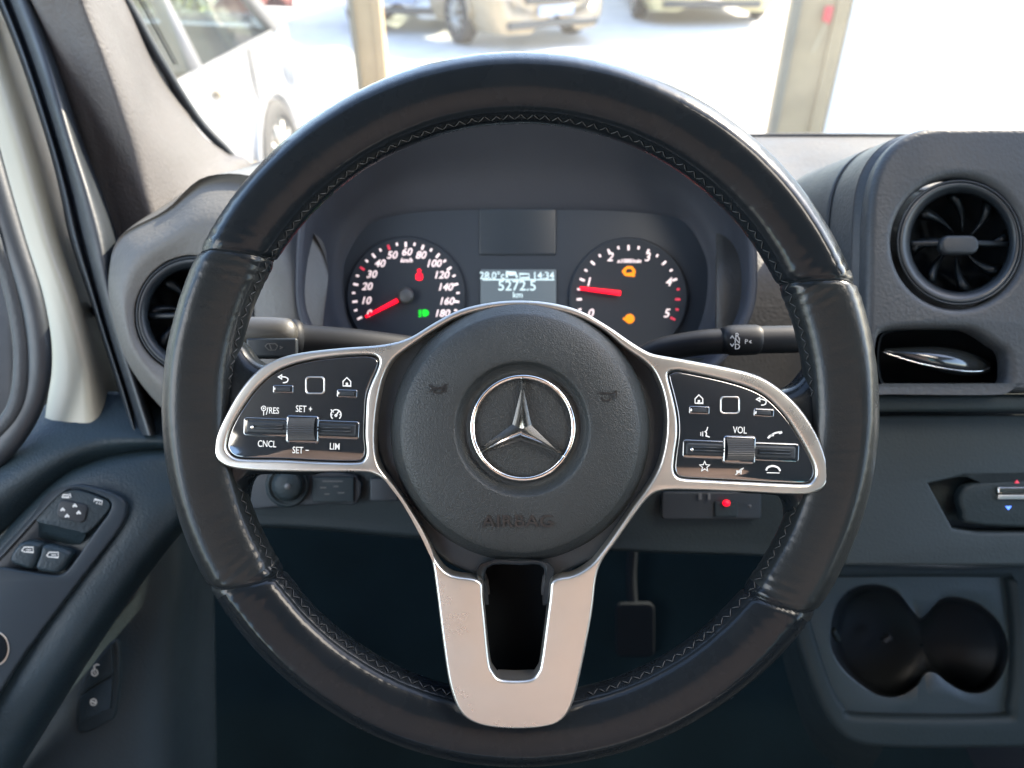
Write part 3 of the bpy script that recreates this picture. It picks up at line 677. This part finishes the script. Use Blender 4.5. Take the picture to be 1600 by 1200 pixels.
L1 = [('0',576,490,12),('10',571,470,12),('20',573,448,12),('30',580,429,12),('40',593,412,12),('50',612,399,12),('60',635,394,12),('80',657,399,12),('100',677,412,12),('120',689,430,12),('140',695,449,12),('160',697,471,12),('180',690,490,12),('km/h',635,407,7)]
d1 = dial(634, 462, 25, (6,10), L1, 84)
L2 = [('0',922,490,14),('1',919,441,14),('2',953,402,14),('3',1011,402,14),('4',1044,441,14),('5',1041,490,14),('x1000/min',983,408,6.5)]
d2 = dial(982, 464, 21, (17,18,19,20), L2, 81)
def needle(dl, x0, y0, x1, y1, w0, w1):
    a = G(); n = Vector((-(y1-y0), x1-x0, 0)).normalized()
    a.plate([[(x0+n.x*w0/2, y0+n.y*w0/2),(x1+n.x*w1/2, y1+n.y*w1/2),(x1-n.x*w1/2, y1-n.y*w1/2),(x0-n.x*w0/2, y0-n.y*w0/2)][::-1]], D-.006, .0015, .0004); T.part('needle', a, M['red'], dl)
needle(d1, 621, 469, 571, 495, 6.5, 3.8); needle(d2, 970, 458, 906, 450, 7.5, 5)
a = G(); a.lathe(634, 462, D, [(.01,.009),(9,.009),(12,.0075),(13,.0)], 32); T.part('needle_hub', a, M['greyhub'], d1)
a = G(); dd = D-.0006
a.plate([circ(655,423,3,3,16)], dd, .0006, .0001); a.plate([smooth([(650,436),(650,429),(655,426),(660,429),(660,436),(655,438)], 4, True)], dd, .0006, .0001); T.part('seat_belt_lamp', a, M['red'], d1)
a = G(); a.plate([smooth([(661,484),(668,485),(670,489),(668,493),(661,494)], 4, True)], dd, .0006, .0001)
for y in (485,488,491,494): a.stroke([(654,y+.6),(659,y)], 1.7, dd-.0002)
T.part('headlight_lamp', a, M['green'], d1)
a = G(); a.stroke([(976,429),(976,421),(980,418),(987,418),(990,422),(990,429),(976,429)], 4, dd); a.stroke([(972,424),(976,424)], 4, dd); a.stroke([(990,425),(993,425)], 5, dd); T.part('engine_lamp', a, M['amber'], d2)
a = G(); a.plate([circ(984,498,7.5,7.5,20)], dd, .0006, .0001); a.stroke([(974,497),(978,500)], 4, dd); T.part('warning_lamp', a, M['amber'], d2)

# ---- stalks
T = Thing('wiper_stalk', 'dark stalk with pale lit end and wiper symbol left of the hub', 'stalk', (500, 530, .49))
a = G(); a.tube([(379,528,.478),(384,528,.478),(398,528,.479),(452,530,.483),(464,530,.484),(470,531,.486),(560,538,.495),(660,550,.51)], [.008,.0122,.0135,.0130,.0128,.0105,.0102,.010], 28, sub=5, flat=.8); st = T.part('lever', a, M['satin3'])
a = G(); a.tube([(377,520,.472),(380,520,.472),(396,519,.472),(436,520,.473),(449,522,.475),(453,523,.478)], [.002,.0088,.0098,.0098,.0094,.004], 24, sub=5, flat=.9); T.part('lever_cap', a, M['greige'], st)
a = G(); f = lambda px,py: .4685
a.stroke([(414,541),(418,537),(430,537),(434,541)], 1.6, .4622); a.stroke([(424,546),(421,538)], 1.3, .4622); a.stroke([(414,541),(420,547),(430,547),(434,541)], 1.0, .4622); a.stroke([(437,541),(441,543),(437,545)], 1.6, .4622)
T.part('wiper_symbol', a, M['greyhub'], st)
a = G(); a.plate([rrect(424,543,40,15,4)], .4628, .004, .0015); T.part('rocker', a, M['black'], st, autos=40)
T = Thing('gear_stalk', 'slim dark gear stalk marked R N D right of the hub', 'stalk', (1150, 530, .50))
a = G(); a.tube([(1254,530,.495),(1252,530,.495),(1246,530,.495),(1188,531,.496),(1184,531,.496),(1176,531,.496),(1140,532,.497),(1132,533,.498),(1090,536,.50),(1030,548,.505),(990,570,.51)], [.001,.0078,.0092,.0093,.0096,.0102,.0102,.0088,.0085,.0085,.009], 28, sub=5); st = T.part('lever', a, M['satin3'])
a = G(); f = .4858
for s_, x, y in (('R',1152,525),('N',1152,533),('D',1152,542)): a.text(s_, x, y, f, 9, bold=.1)
a.text('P', 1166, 534, f, 7.5); a.stroke([(1141,529),(1144,525),(1147,529)], 1.6, f); a.stroke([(1141,537),(1144,541),(1147,537)], 1.6, f); a.stroke([(1174,532),(1171,534),(1174,536)], 1.4, f)
T.part('gear_letters', a, mat('dim_print', (.35,.35,.35), .6), st)

# ================================================================== CENTRE STACK
T = Thing('centre_stack', 'dark grey centre panel with large round vent at the right edge', 'dashboard panel', (1500, 500, .55))
DS = .535
cxv, cyv = 1499, 379
edge = smooth([(1356,420),(1359,330),(1368,275),(1388,236),(1418,210),(1455,198),(1520,196),(1640,196),(1820,198),(1830,400),(1820,612),(1600,612),(1400,612),(1352,608),(1354,520)], 6, True)
slot = smooth([(1374,530),(1386,518),(1420,514),(1500,514),(1528,520),(1556,538),(1574,552),(1578,580),(1572,600),(1540,604),(1400,603),(1378,600),(1371,565)], 5, True)
a = G(); a.plate([edge, circ(cxv,cyv,103,n=72), slot], DS, .018, .006, res=5); T.part('front_panel', a, M['dash'], autos=50)
a = G()
ol = [(1354,612),(1355,520),(1357,420),(1360,330),(1369,275),(1389,237),(1419,211),(1456,199),(1520,197),(1640,197),(1820,199)]
def ofs(k, d): return [(800+(x-800)*k+( -2 if i < 5 else 0), 600+(y-600)*(.997), d) for i, (x, y) in enumerate(ol)]
def back(d, e=0): return [(800+(x-800)*(DS/d)-e, 600+(y-600)*((DS+(d-DS)*.35)/d), d) for x, y in ol]
a.patch([[(x+3,y+3,DS+.012) for x,y in ol], back(.555,5), back(.56,7), back(.60,5), back(.605,7), back(.72,7)], 6, 4, flip=True); T.part('side_wall', a, M['dash'])
vent(T, cxv, cyv, 96, DS+.006, rot=10)
a = G(); a.plate([smooth([(1360,500),(1500,496),(1600,540),(1600,625),(1360,625)], 4, True)], DS+.045, .004, .001); T.part('slot_back', a, M['void'])
a = G()
sl_ = [(p[0], p[1]) for p in slot]
a.grid([[V(x, y, DS+.008) for x, y in sl_], [V(1475+(x-1475)*.97, 558+(y-558)*.94, DS+.045) for x, y in sl_]], True); T.part('slot_wall', a, M['black'])
a = G()
rows = []
for i in range(13):
    t = i/12; x = 1382+(1548-1382)*t; hgt = (30*math.sin(math.pi*min(1,(t*.92+.04)))**.6)*(.35+.65*t)+1; yc = 548+26*t-4*t*t
    rows.append([V(x, yc-hgt*math.cos(p*math.pi/14*2), DS+.022-.013*math.sin(math.pi*(.08+.92*t))**.5*math.sin(p*math.pi/14*1) if p <= 14 else DS+.03) for p in range(8)])
a.grid([list(c) for c in zip(*[[V(x_, y_, z_) for (x_, y_, z_) in r_] for r_ in [[(1382+166*(i/12), (548+26*i/12)-(28*math.sin(math.pi*(.04+.93*i/12))**.6*(.4+.6*i/12))*math.cos(math.pi*p/12), DS+.024-.016*math.sin(math.pi*p/12)*math.sin(math.pi*(.06+.9*i/12))) for p in range(13)] for i in range(13)]])])
gk = T.part('glossy_handle', a, M['handle'])
a = G(); a.tube([(1380,550,DS+.014),(1430,566,DS+.009),(1490,578,DS+.008),(1530,580,DS+.010),(1547,574,DS+.013)], .0005, 8); T.part('chrome_line', a, M['chrome'], gk)
a = G(); a.plate([smooth([(1340,616),(1600,616),(1830,616),(1830,642),(1600,643),(1340,644)], 2, False)], .548, .03, .004, res=4); T.part('ledge', a, M['dark'], autos=50)
rec = smooth([(1452,756),(1500,746),(1830,740),(1830,832),(1530,832),(1490,826)], 1, True)
a = G(); a.plate([[(1340,648),(1830,648),(1830,884),(1318,884),(1330,760)], rec[::-1]], .575, .02, .003); T.part('control_panel', a, mat('panel_plastic', (.022,.030,.034), .55, spec=.2, bump=('grain', 500, .25), var=.12, vscale=5), autos=50)
a = G(); a.plate([[(1440,735),(1840,730),(1840,845),(1440,845)]], .592, .002, .0004); T.part('control_well', a, M['dark'])
a = G(); a.plate([smooth([(1505,765),(1560,752),(1830,748),(1830,822),(1540,822),(1505,800)], 3, True)], .574, .01, .003); cc = T.part('climate_module', a, M['dark'], autos=50)
a = G(); a.plate([rrect(1660,766,100,5,2)], .571, .004, .001); T.part('chrome_toggle', a, M['chrome'], cc, autos=40)
a = G(); a.plate([rrect(1660,777,100,4,2)], .5715, .004, .001); T.part('toggle_lip', a, M['satin'], cc, autos=40)
a = G(); a.plate([[(1586,755),(1593,755),(1589.5,750)]], .5735, .0008, .0001); T.part('red_mark', a, M['dimred'], cc)
a = G(); a.plate([[(1571,791),(1581,791),(1576,797)]], .5735, .0008, .0001); T.part('blue_mark', a, M['blue'], cc)

# ---- cup holders
T = Thing('cup_holder_tray', 'dark moulded console tray with two joined cup holder wells', 'cup holder', (1440, 1010, .70))
DC = .70
o1 = smooth([(1225,884),(1500,884),(1850,884),(1860,1040),(1850,1172),(1600,1172),(1400,1172),(1330,1160),(1292,1120),(1262,1050),(1240,975)], 5, True)
o2 = smooth([(1262,912),(1330,905),(1560,905),(1580,915),(1588,1010),(1582,1105),(1560,1122),(1350,1120),(1324,1108),(1304,1075),(1283,1015),(1268,960)], 5, True)
wells = smooth([(1298,1000),(1306,950),(1330,922),(1365,914),(1400,924),(1426,955),(1438,966),(1452,955),(1468,938),(1492,933),(1530,945),(1562,975),(1575,1015),(1565,1055),(1540,1080),(1510,1082),(1482,1068),(1462,1052),(1446,1052),(1432,1072),(1405,1088),(1372,1086),(1335,1062),(1310,1035)], 4, True)
a = G(); a.plate([o1, o2[::-1]], DC, .02, .007, res=5); T.part('tray_surround', a, M['dark'], autos=60)
o2b = [(1425+(x-1425)*1.03, 1012+(y-1012)*1.04) for x, y in o2]
def radial(loop, c, n=160):
    out = []
    L_ = [Vector((p[0]-c[0], p[1]-c[1], 0)) for p in loop]
    for k in range(n):
        t = 2*math.pi*k/n; d = Vector((math.cos(t), math.sin(t), 0)); e = Vector((-d.y, d.x, 0)); best = 0
        for i in range(len(L_)):
            p, q = L_[i-1], L_[i]; a_, b_ = p.dot(e), q.dot(e)
            if a_*b_ <= 0 and abs(a_-b_) > 1e-9:
                r = p.dot(d)+(q.dot(d)-p.dot(d))*a_/(a_-b_)
                if r > best: best = r
        out.append((c[0]+d.x*best, c[1]+d.y*best))
    return out
wc = (1440, 1008)
ro, rw = radial(o2b, wc), radial(wells, wc)
def well_ring(k, d): return [V(wc[0]+(x-wc[0])*k, wc[1]+(y-wc[1])*k, d) for x, y in rw]
a = G(); a.grid([[V(x, y, DC+.010) for x, y in ro], [V(x*.5+u*.5, y*.5+v_*.5, DC+.0105) for (x, y), (u, v_) in zip(ro, rw)], well_ring(1.025, DC+.010), well_ring(1.008, DC+.0103), well_ring(1.0, DC+.0118), well_ring(.995, DC+.015)], True)
T.part('tray_insert', a, M['insert'], autos=60)
a = G(); a.grid([well_ring(.996, DC+.014), well_ring(.97, DC+.045), well_ring(.93, DC+.085), well_ring(.86, DC+.095), well_ring(.02, DC+.096)], True); T.part('well_wall', a, M['black'])
a = G(); a.tube([(1302,984,DC+.02),(1310,1000,DC+.028)], .003, 8); T.part('well_rib', a, M['dark'])
a = G(); a.plate([rrect(1388,1000,8,4,2,rot=35)], DC+.07, .008, .002); T.part('well_clip', a, M['dash'])
a = G(); a.patch([[(1222,884,DC+.01),(1236,975,DC+.01),(1262,1060,DC+.01),(1300,1130,DC+.01),(1380,1170,DC+.01)], [(1205,884,DC+.15),(1215,990,DC+.15),(1238,1080,DC+.15),(1270,1160,DC+.15),(1340,1230,DC+.15)]], 5, 3); T.part('console_side', a, M['dark'])

# ================================================================== STEERING WHEEL
T = Thing('steering_wheel', 'worn black leather steering wheel with silver spokes and star emblem', 'steering wheel', (813, 639, .416))
D0 = .416
CX, CY = 813, 639
def rim_point(th, ph, lift=0.0):
    """th angle round the wheel, ph angle round the section (0 outward, 90 toward driver)"""
    deg = math.degrees(th) % 360
    seams = ((151.5, 1), (23, -1), (212, -1), (323.5, 1))
    sc = 0; grip = 0
    for s0, sg in seams:
        k = ((deg-s0-sg*5.0*math.cos(ph)*.5+180) % 360)-180
        sc += math.exp(-(k/.42)**2) + .25*math.exp(-((k)/1.6)**2)
    ingrip = (151.5 < deg < 212) or deg > 323.5 or deg < 23
    e = min(abs(((deg-s[0]+180) % 360)-180) for s in seams)
    gr = min(1, e/3)*(1 if ingrip else 0)
    ao, ai, b = 53.5, 53.5, 48
    c, s = math.cos(ph), math.sin(ph)
    n = 2.08
    rr = (abs(c)**n + abs(s)**n)**(-1/n)
    pd = math.degrees(ph) % 360
    cre = .075*math.exp(-((pd-70)/13)**2) - .025*math.exp(-((pd-112)/20)**2) - .03*math.exp(-((pd-36)/18)**2) + .02*math.exp(-((pd-140)/12)**2) - .03*math.exp(-((pd-160)/4)**2)
    if gr: cre += gr*(.035*math.exp(-((pd-40)/30)**2) - .02*math.exp(-((pd-110)/14)**2)+.04*math.exp(-((pd-150)/14)**2))
    wr = .0018*math.sin(deg*3.1+pd*.06)*math.sin(deg*.7+pd*.03) + .010*math.exp(-(e/4)**2)*math.sin(deg*3.1+pd*.09)
    q_ = Vector((math.cos(th)*9, math.sin(th)*9, ph*.55))
    wr += .007*mnoise.noise(q_) + .005*mnoise.noise(q_*2.7) + (.006*mnoise.noise(Vector((math.cos(th)*60, math.sin(th)*60, ph*1.2)))*(.25+math.exp(-(e/7)**2)))
    rr = rr*(1+cre+wr-.085*sc)
    off = rr*c*(ao if c > 0 else ai); z = rr*s*b
    Rc = 501.5
    rad = Rc+off
    m = D0/F
    zz = z*m + lift*s
    rad += lift*c/m
    return Vector(((CX-800+rad*math.cos(th))*m, (600-CY+rad*math.sin(th))*m, -D0+zz))
NT, NP = 1080, 48
def rimseg(t0, t1, n):
    a = G(); full = abs((t1-t0)-360) < .01
    rows = [[rim_point(R(t0+(t1-t0)*i/n), 2*math.pi*k/NP) for k in range(NP)] for i in range(n if full else n+1)]
    a.grid(rows, True, loopv=full); return a
rim = T.part('rim', rimseg(23, 151.5, 380), M['leather'], label='upper leather arc of the wheel rim')
T.part('rim', rimseg(212, 323.5, 340), M['leather'], label='lower leather arc of the wheel rim')
T.part('rim_grip', rimseg(151.5, 212, 220), M['leather2'], label='worn left hand grip of the rim')
T.part('rim_grip', rimseg(323.5, 383, 220), M['leather2'], label='worn right hand grip of the rim')
for s0, sg in ((151.5, 1), (23, -1), (212, -1), (323.5, 1)):
    a = G(); P_ = []
    for k in range(-6, 42):
        ph = R(k*5); P_.append(rim_point(R(s0+sg*5*math.cos(ph)*.5), ph, .0))
    a.rawtube(P_, [.0007]*len(P_), 6, sub=1); T.part('seam', a, M['void'])
# stitching along the inner edge
a = G()
rs = random.Random(3)
for i in range(300):
    deg = 360*i/300 + rs.uniform(-.12,.12)
    if 176 < deg < 195 or deg < 2 or deg > 344 or 256 < deg < 283: continue
    up_ = 24 < deg < 150; A_, B_ = (156, 167) if i % 2 else (167, 156)
    p0 = rim_point(R(deg), R(A_+rs.uniform(-1,1)), .0001); p1 = rim_point(R(deg+1.05), R(B_+rs.uniform(-1,1)), .0001); pm = rim_point(R(deg+.5), R(161), .0008)
    a.rawtube([p0, pm, p1], [.00016,.00030,.00016], 5, sub=2)
T.part('stitching', a, M['stitch'])
# spoke plane: nearer the driver towards the bottom
def sd(k=0.0): return lambda px, py: (.4085 - .0165*max(-.1,(py-470)/670)) + k
def spl(loops, th, bev, k=0.0, res=4): 
    a = G(); a.plate(loops, .40, th, bev, res=res, fn=sd(k)); return a
# leather webs between rim and spokes
wl = smooth([(312,520),(352,524),(374,540),(390,560),(412,571),(436,568),(470,560),(500,560),(560,600),(560,700),(500,742),(430,744),(395,746),(380,760),(374,790),(370,830),(330,810),(316,740),(306,640)], 5, True)
wr_ = smooth([(1310,560),(1284,560),(1268,580),(1250,600),(1226,609),(1200,604),(1150,600),(1080,640),(1080,730),(1150,770),(1200,776),(1228,780),(1240,795),(1246,830),(1275,850),(1305,800),(1322,740),(1328,650),(1322,590)], 5, True)
T.part('spoke_pad', spl([wl], .026, .010, .006, 6), M['leather'], autos=70); T.part('spoke_pad', spl([wr_], .026, .010, .006, 6), M['leather'], autos=70)
# satin trim
tr = smooth([(333,702),(335,688),(342,668),(354,644),(370,616),(390,590),(412,571),(440,558),(470,551),(500,547),(540,543),(600,538),(640,527),(680,503),(720,483),(768,472),(815,469),(862,473),(907,485),(950,509),(982,531),(1004,545),(1022,553),(1060,560),(1120,571),(1170,582),(1200,594),(1230,616),(1256,644),(1276,676),(1288,704),(1295,730),(1295,750),(1286,764),(1270,771),(1240,773),(1160,769),(1080,766),(1034,767),(1012,780),(990,808),(962,848),(942,876),(932,905),(925,962),(907,1055),(893,1105),(872,1130),(835,1139),(782,1139),(742,1131),(718,1112),(702,1070),(691,1000),(681,920),(673,872),(656,832),(630,790),(606,757),(585,742),(560,738),(480,738),(400,736),(360,731),(342,722),(335,712)], 4, True)
hl = smooth([(353,692),(360,668),(378,636),(400,606),(424,584),(448,572),(480,563),(520,557),(560,554),(580,554.5),(590,559),(592,567),(588,580),(580,598),(573,620),(571,650),(570,680),(572,706),(568,718),(556,723),(500,722),(440,719),(380,718),(363,714),(354,704)], 4, True)
hr = smooth([(1044,588),(1047,581),(1056,578),(1072,580),(1120,590),(1160,601),(1190,614),(1210,630),(1230,652),(1246,676),(1260,700),(1272,724),(1275,740),(1271,751),(1260,757),(1220,756),(1160,753),(1100,750),(1068,748),(1057,743),(1053,732),(1055,710),(1059,680),(1058,650),(1052,620)], 4, True)
hc = smooth([(813,480),(860,484),(903,495),(943,516),(976,543),(1004,562),(1022,580),(1036,612),(1042,650),(1040,690),(1030,730),(1012,762),(990,792),(960,836),(938,866),(922,884),(897,899),(864,908),(858,940),(846,1030),(840,1052),(826,1063),(785,1063),(771,1052),(764,1030),(755,940),(749,908),(706,899),(684,880),(662,836),(634,786),(606,748),(590,724),(585,690),(588,640),(598,592),(614,562),(640,541),(680,515),(720,494),(770,482)], 4, True)
T.part('spoke_trim', spl([tr, hl, hr, hc], .012, .0017, 0, 5), M['satin'], autos=35)
# carrier behind
car = smooth([(610,560),(680,510),(813,478),(945,513),(1015,565),(1045,650),(1020,760),(950,860),(866,905),(856,950),(850,890),(813,885),(760,890),(756,950),(745,905),(680,865),(605,745),(583,660)], 4, True)
T.part('hub_carrier', spl([car], .02, .003, .009), M['black'], autos=40)
a = G(); T.part('spoke_well', spl([smooth([(740,860),(870,860),(866,960),(856,1040),(840,1072),(770,1072),(754,1040),(746,960)], 3, True)], .003, .0005, .034), M['void'])
wlp = [(752,880),(858,880),(856,940),(846,1030),(840,1050),(826,1060),(785,1060),(771,1050),(764,1030),(755,940)]
wlp = smooth(wlp, 4, True); a = G(); f0, f1 = sd(.002), sd(.034)
a.grid([[V(x, y, f0(x,y)) for x, y in wlp], [V(806+(x-806)*.97, 960+(y-960)*.95, f1(x,y)) for x, y in wlp]], True); T.part('well_side', a, M['black'])
a = G(); a.patch([[(778,1046,f1(0,1046)-.022),(806,1047,f1(0,1046)-.022),(834,1046,f1(0,1046)-.022)],[(776,1062,f0(0,1060)),(806,1063,f0(0,1060)),(836,1062,f0(0,1060))]], 3, 3); T.part('trim_lip', a, M['satin'])
# airbag cover
KC = .4025
cv = [(.01,.0055,816,669),(40,.0055,816,669),(76,.0053,816,669),(82,.0050,816,669),(86,.0040,816,669),(92,.0042,816,669),(100,.0065,816,669),(105,.0088,816,670),(110,.0095,816,670),(125,.0096,815,671),(150,.0090,814,674),(172,.0076,813,676),(183,.0062,813,677),(187,.0052,813,677),(190,.0034,813,677),(194,.0008,813,677),(199,-.0032,813,676.5),(202,-.008,813,676),(203,-.016,813,676),(203,-.022,813,676)]
cs = smooth([Vector((p[0]*.001, p[1], 0)) for p in cv], 3); cc_ = smooth([Vector((p[2], p[3], 0)) for p in cv], 3)
a = G(); a.lathe(813, 676, KC, [(max(.01,s.x*1000), s.y, c.x, c.y) for s, c in zip(cs, cc_)], 160); cov = T.part('airbag_cover', a, M['cover'])
dC = KC-.0096
emb = mat('embossed_vinyl', (.006,.007,.008), .35)
a = G(); a.text('AIRBAG', 809, 815, KC-.0096, 20, bold=.2, sp=1.08, sx=1.12, ext=.0003); T.part('airbag_lettering', a, emb, cov)
a = G(); hk = KC-.0096
a.stroke([(670,601),(675,606),(690,606),(697,600)], 2.2, hk, th=.0003); a.stroke([(697,600),(696,612),(690,606)], 2.0, hk, th=.0003); a.stroke(circ(684,611,7,4,16), 2.0, hk, closed=True, th=.0003); a.stroke([(670,613),(676,607)], 2.0, hk, th=.0003); T.part('horn_symbol', a, emb, cov)
a = G(); a.stroke([(935,614),(958,615),(963,610)], 2.4, hk, th=.0003); a.stroke([(963,610),(963,622),(957,618)], 2.0, hk, th=.0003); a.stroke([(940,620),(943,626),(952,626),(955,620)], 2.0, hk, th=.0003); T.part('horn_symbol', a, emb, cov)
# emblem
a = G(); dE = KC-.0058
pts = []
for k in range(96):
    t = 2*math.pi*k/96; pts.append(V(817+79*math.cos(t), 668.5-80*math.sin(t), dE-.0012))
em = T.part('emblem', G().rawtube(pts, [.0013]*96, 12, True, 1, 1.0), M['chrome'])
tips = [V(816.7,590,dE-.0012), V(742,709,dE-.0012), V(884,714,dE-.0012)]
inn = [V(800.5,663,dE-.0008), V(814.5,688,dE-.0008), V(830.5,664.5,dE-.0008)]
ctr = V(815.3,670,dE-.0074)
a = G(); ts = []
dirs = [(816.7,590),(742,709),(884,714)]
for i, (x, y) in enumerate(dirs):
    t = Vector((x-815.3, y-670, 0)).normalized(); n = Vector((-t.y, t.x, 0))
    ts.append((V(x+n.x*2.4, y+n.y*2.4, dE-.0008), V(x, y, dE-.0036), V(x-n.x*2.4, y-n.y*2.4, dE-.0008)))
# arms: tip i between inner points
pairs = [(inn[2], inn[0]), (inn[0], inn[1]), (inn[1], inn[2])]
for (tp, pr) in zip(ts, pairs):
    (A_, r_, B_) = tp; q0, q1 = pr
    def side(p, q): a.add([p, q, ctr, r_], [(0,1,2,3)], False)
    d0 = (A_-q0).length; d1 = (A_-q1).length
    if d0 < d1: side(A_, q0); side(B_, q1)
    else: side(A_, q1); side(B_, q0)
    a.add([A_, r_, B_], [(0,1,2)], False)
T.part('star', a, M['chrome'], em)
# button panels
def panel(loop, name):
    c = (sum(p[0] for p in loop)/len(loop), sum(p[1] for p in loop)/len(loop))
    lp = [(c[0]+(x-c[0])*.985, c[1]+(y-c[1])*.975) for x, y in loop]
    return T.part(name, spl([lp], .006, .0012, .0016), M['piano'], autos=40)
pf = sd(.0014)
def keyb(P, x, y, rot=0):
    k = T.part('key', spl([rrect(x, y, 16, 6.5, 2.5, rot=rot)], .002, .0007, .0008), M['piano'], P, autos=40)
    k2 = T.part('key_groove', spl([rrect(x, y, 11, 3.2, 1.2, rot=rot)], .0015, .0004, .0004), M['black'], P, autos=40)
    a = G(); a.ball(V(x-13, y, pf(x,y)-.0012), (.0006,.0012,.0006), 8); T.part('key_glint', a, M['satin'], P)
def icons(P, fn):
    a = G(); fn(a); T.part('printed_symbols', a, M['print'], P)
def S(a, pts, w=1.5, c=False): a.stroke(pts, w, .4, closed=c, fn=sd(.0011))
def house(a, x, y): S(a, [(x-6,y+6),(x-6,y-1),(x,y-7),(x+6,y-1),(x+6,y+6)], 1.6, True); S(a, [(x,y+6),(x,y+1)], 3.5)
def ret(a, x, y): S(a, smooth([(x-4,y-4),(x+2,y-4),(x+7,y-1),(x+5,y+4),(x-1,y+5)], 3), 1.8); S(a, [(x-8,y-4),(x-3,y-7),(x-3,y-1)], 1.8, True)
def tx(a, t, x, y, s, rot=-2): a.text(t, x, y, .4, s*.84, bold=.05, rot=rot, fn=sd(.0011), sx=.74)
P1 = panel(hl, 'left_button_panel'); P1.name = 'button_panel'; P1['label'] = 'cruise control button panel left of the hub'
def i1_(a):
    ret(a, 443, 593); house(a, 542, 597)
    tx(a, 'RES', 428, 642, 12.5); S(a, [(416,648),(419,636)], 1.2); S(a, circ(412,638,3.6,3.6,12), 1.2, True); S(a, circ(412,638,.9,.9,8), 1.2, True); S(a, [(412,642),(412,649)], 1.3)
    tx(a, 'SET +', 475, 639.5, 13); tx(a, 'CNCL', 417, 694, 13); tx(a, 'SET −', 470, 704, 13); tx(a, 'LIM', 523, 698, 13)
    S(a, [(525+8*math.cos(R(t)), 648-8*math.sin(R(t))) for t in range(-50,231,20)], 1.7)
    S(a, [(525,649),(529,643)], 1.8); S(a, circ(525,649,1.6,1.6,8), 1.6, True); S(a, [(517,640),(521,644)], 1.8)
    for t in (0,45,135,180): S(a, [(525+5*math.cos(R(t)), 648-5*math.sin(R(t))), (525+8*math.cos(R(t)), 648-8*math.sin(R(t)))], 1.3)
icons(P1, i1_); keyb(P1, 442, 608, -1); keyb(P1, 542, 615, -2)
P2 = panel(hr, 'button_panel'); P2['label'] = 'volume and phone button panel right of the hub'
def i2_(a):
    house(a, 1092, 624); ret(a, 1190, 628)
    tx(a, 'VOL', 1156, 672.5, 13.5, -2)
    S(a, smooth([(1200,685),(1203,681),(1209,680)], 3), 3.0); S(a, smooth([(1202,683),(1210,677),(1220,675)], 4), 2.6); S(a, [(1217,677),(1222,675)], 3.4)
    S(a, smooth([(1197,735),(1200,730),(1208,728),(1216,731),(1219,736)], 4), 3.0); S(a, [(1198,738.5),(1218,739)], 1.4)
    st_ = [(1101+(8.2 if k % 2 == 0 else 3.6)*math.sin(R(36*k)), 729-(8.2 if k % 2 == 0 else 3.6)*math.cos(R(36*k))) for k in range(10)]; S(a, st_, 1.4, True)
    S(a, [(1106,667),(1104,673),(1102,674),(1104,677),(1103,681),(1109,683)], 1.6); S(a, [(1095,675),(1095,681)], 1.2); S(a, [(1098,674),(1098,682)], 1.2)
    S(a, [(1151,736),(1155,736),(1158,732),(1158,741),(1155,738),(1151,738)], 1.3, True); S(a, [(1149,742),(1162,731)], 1.3)
icons(P2, i2_); keyb(P2, 1093, 641, -2); keyb(P2, 1194, 645, -3)
def touch(P, x, y):
    T.part('touch_pad', spl([rrect(x, y, 15.5, 14, 6), rrect(x, y, 13, 11.5, 4.5)[::-1]], .002, .0005, .0006), M['satin'], P, autos=40)
touch(P1, 492, 602); touch(P2, 1141, 633)
def rocker(P, x0, y0, x1, y1, rx, ry):
    cx, cy = (x0+x1)/2, (y0+y1)/2; L = math.hypot(x1-x0, y1-y0)/2; rot = -math.degrees(math.atan2(y1-y0, x1-x0))
    T.part('rocker_frame', spl([rrect(cx, cy, L, 14.5, 5, rot=rot)], .002, .0007, .0009), M['piano'], P, autos=40)
    rk = T.part('rocker', spl([rrect(cx, cy, L-5, 10, 4, rot=rot), ], .003, .0012, .0002), M['black'], P, autos=40)
    a = G(); fz = sd(-.0003)
    for s in (-1, 1):
        ux, uy = math.cos(R(rot)), -math.sin(R(rot))
        A_ = (cx+s*ux*28, cy+s*uy*28); B_ = (cx+s*ux*(L-13), cy+s*uy*(L-13))
        a.tube([(A_[0], A_[1]-3, fz(*A_)), (B_[0], B_[1]-3, fz(*B_))], .0005, 8, sub=2); a.tube([(A_[0], A_[1]+2, fz(*A_)), (B_[0], B_[1]+2, fz(*B_))], .0006, 8, sub=2)
    T.part('rocker_ridge', a, M['black'], rk)
    a = G(); a.ball(V(cx-ux*(L-14), cy-uy*(L-14)+1, fz(cx,cy)-.0004), (.0010,.0010,.0005), 10); T.part('rocker_lamp', a, M['chrome'], rk)
    T.part('roller_frame', spl([rrect(rx, ry, 25.5, 22, 5, rot=-2)], .004, .0012, -.0004), M['piano'], P, autos=40)
    a = G(); rows = []; dR = sd(0)(rx, ry)
    n = 17
    for i in range(n*2+1):
        t = R(-62+124*i/(n*2)); rad = .0076 + (.0004 if i % 2 else 0)
        y = -math.sin(t)*rad; z = math.cos(t)*rad
        c = V(rx, ry, dR)
        rows.append([Vector((c.x+sx*.0073, c.y+y, c.z+z-.0048)) for sx in (-1,-.96,.96,1)])
    a.grid(rows, False, False); T.part('roller', a, M['roller'], P)
rocker(P1, 380, 666, 561, 673, 472, 671)
rocker(P2, 1067, 701, 1249, 708, 1156, 703)
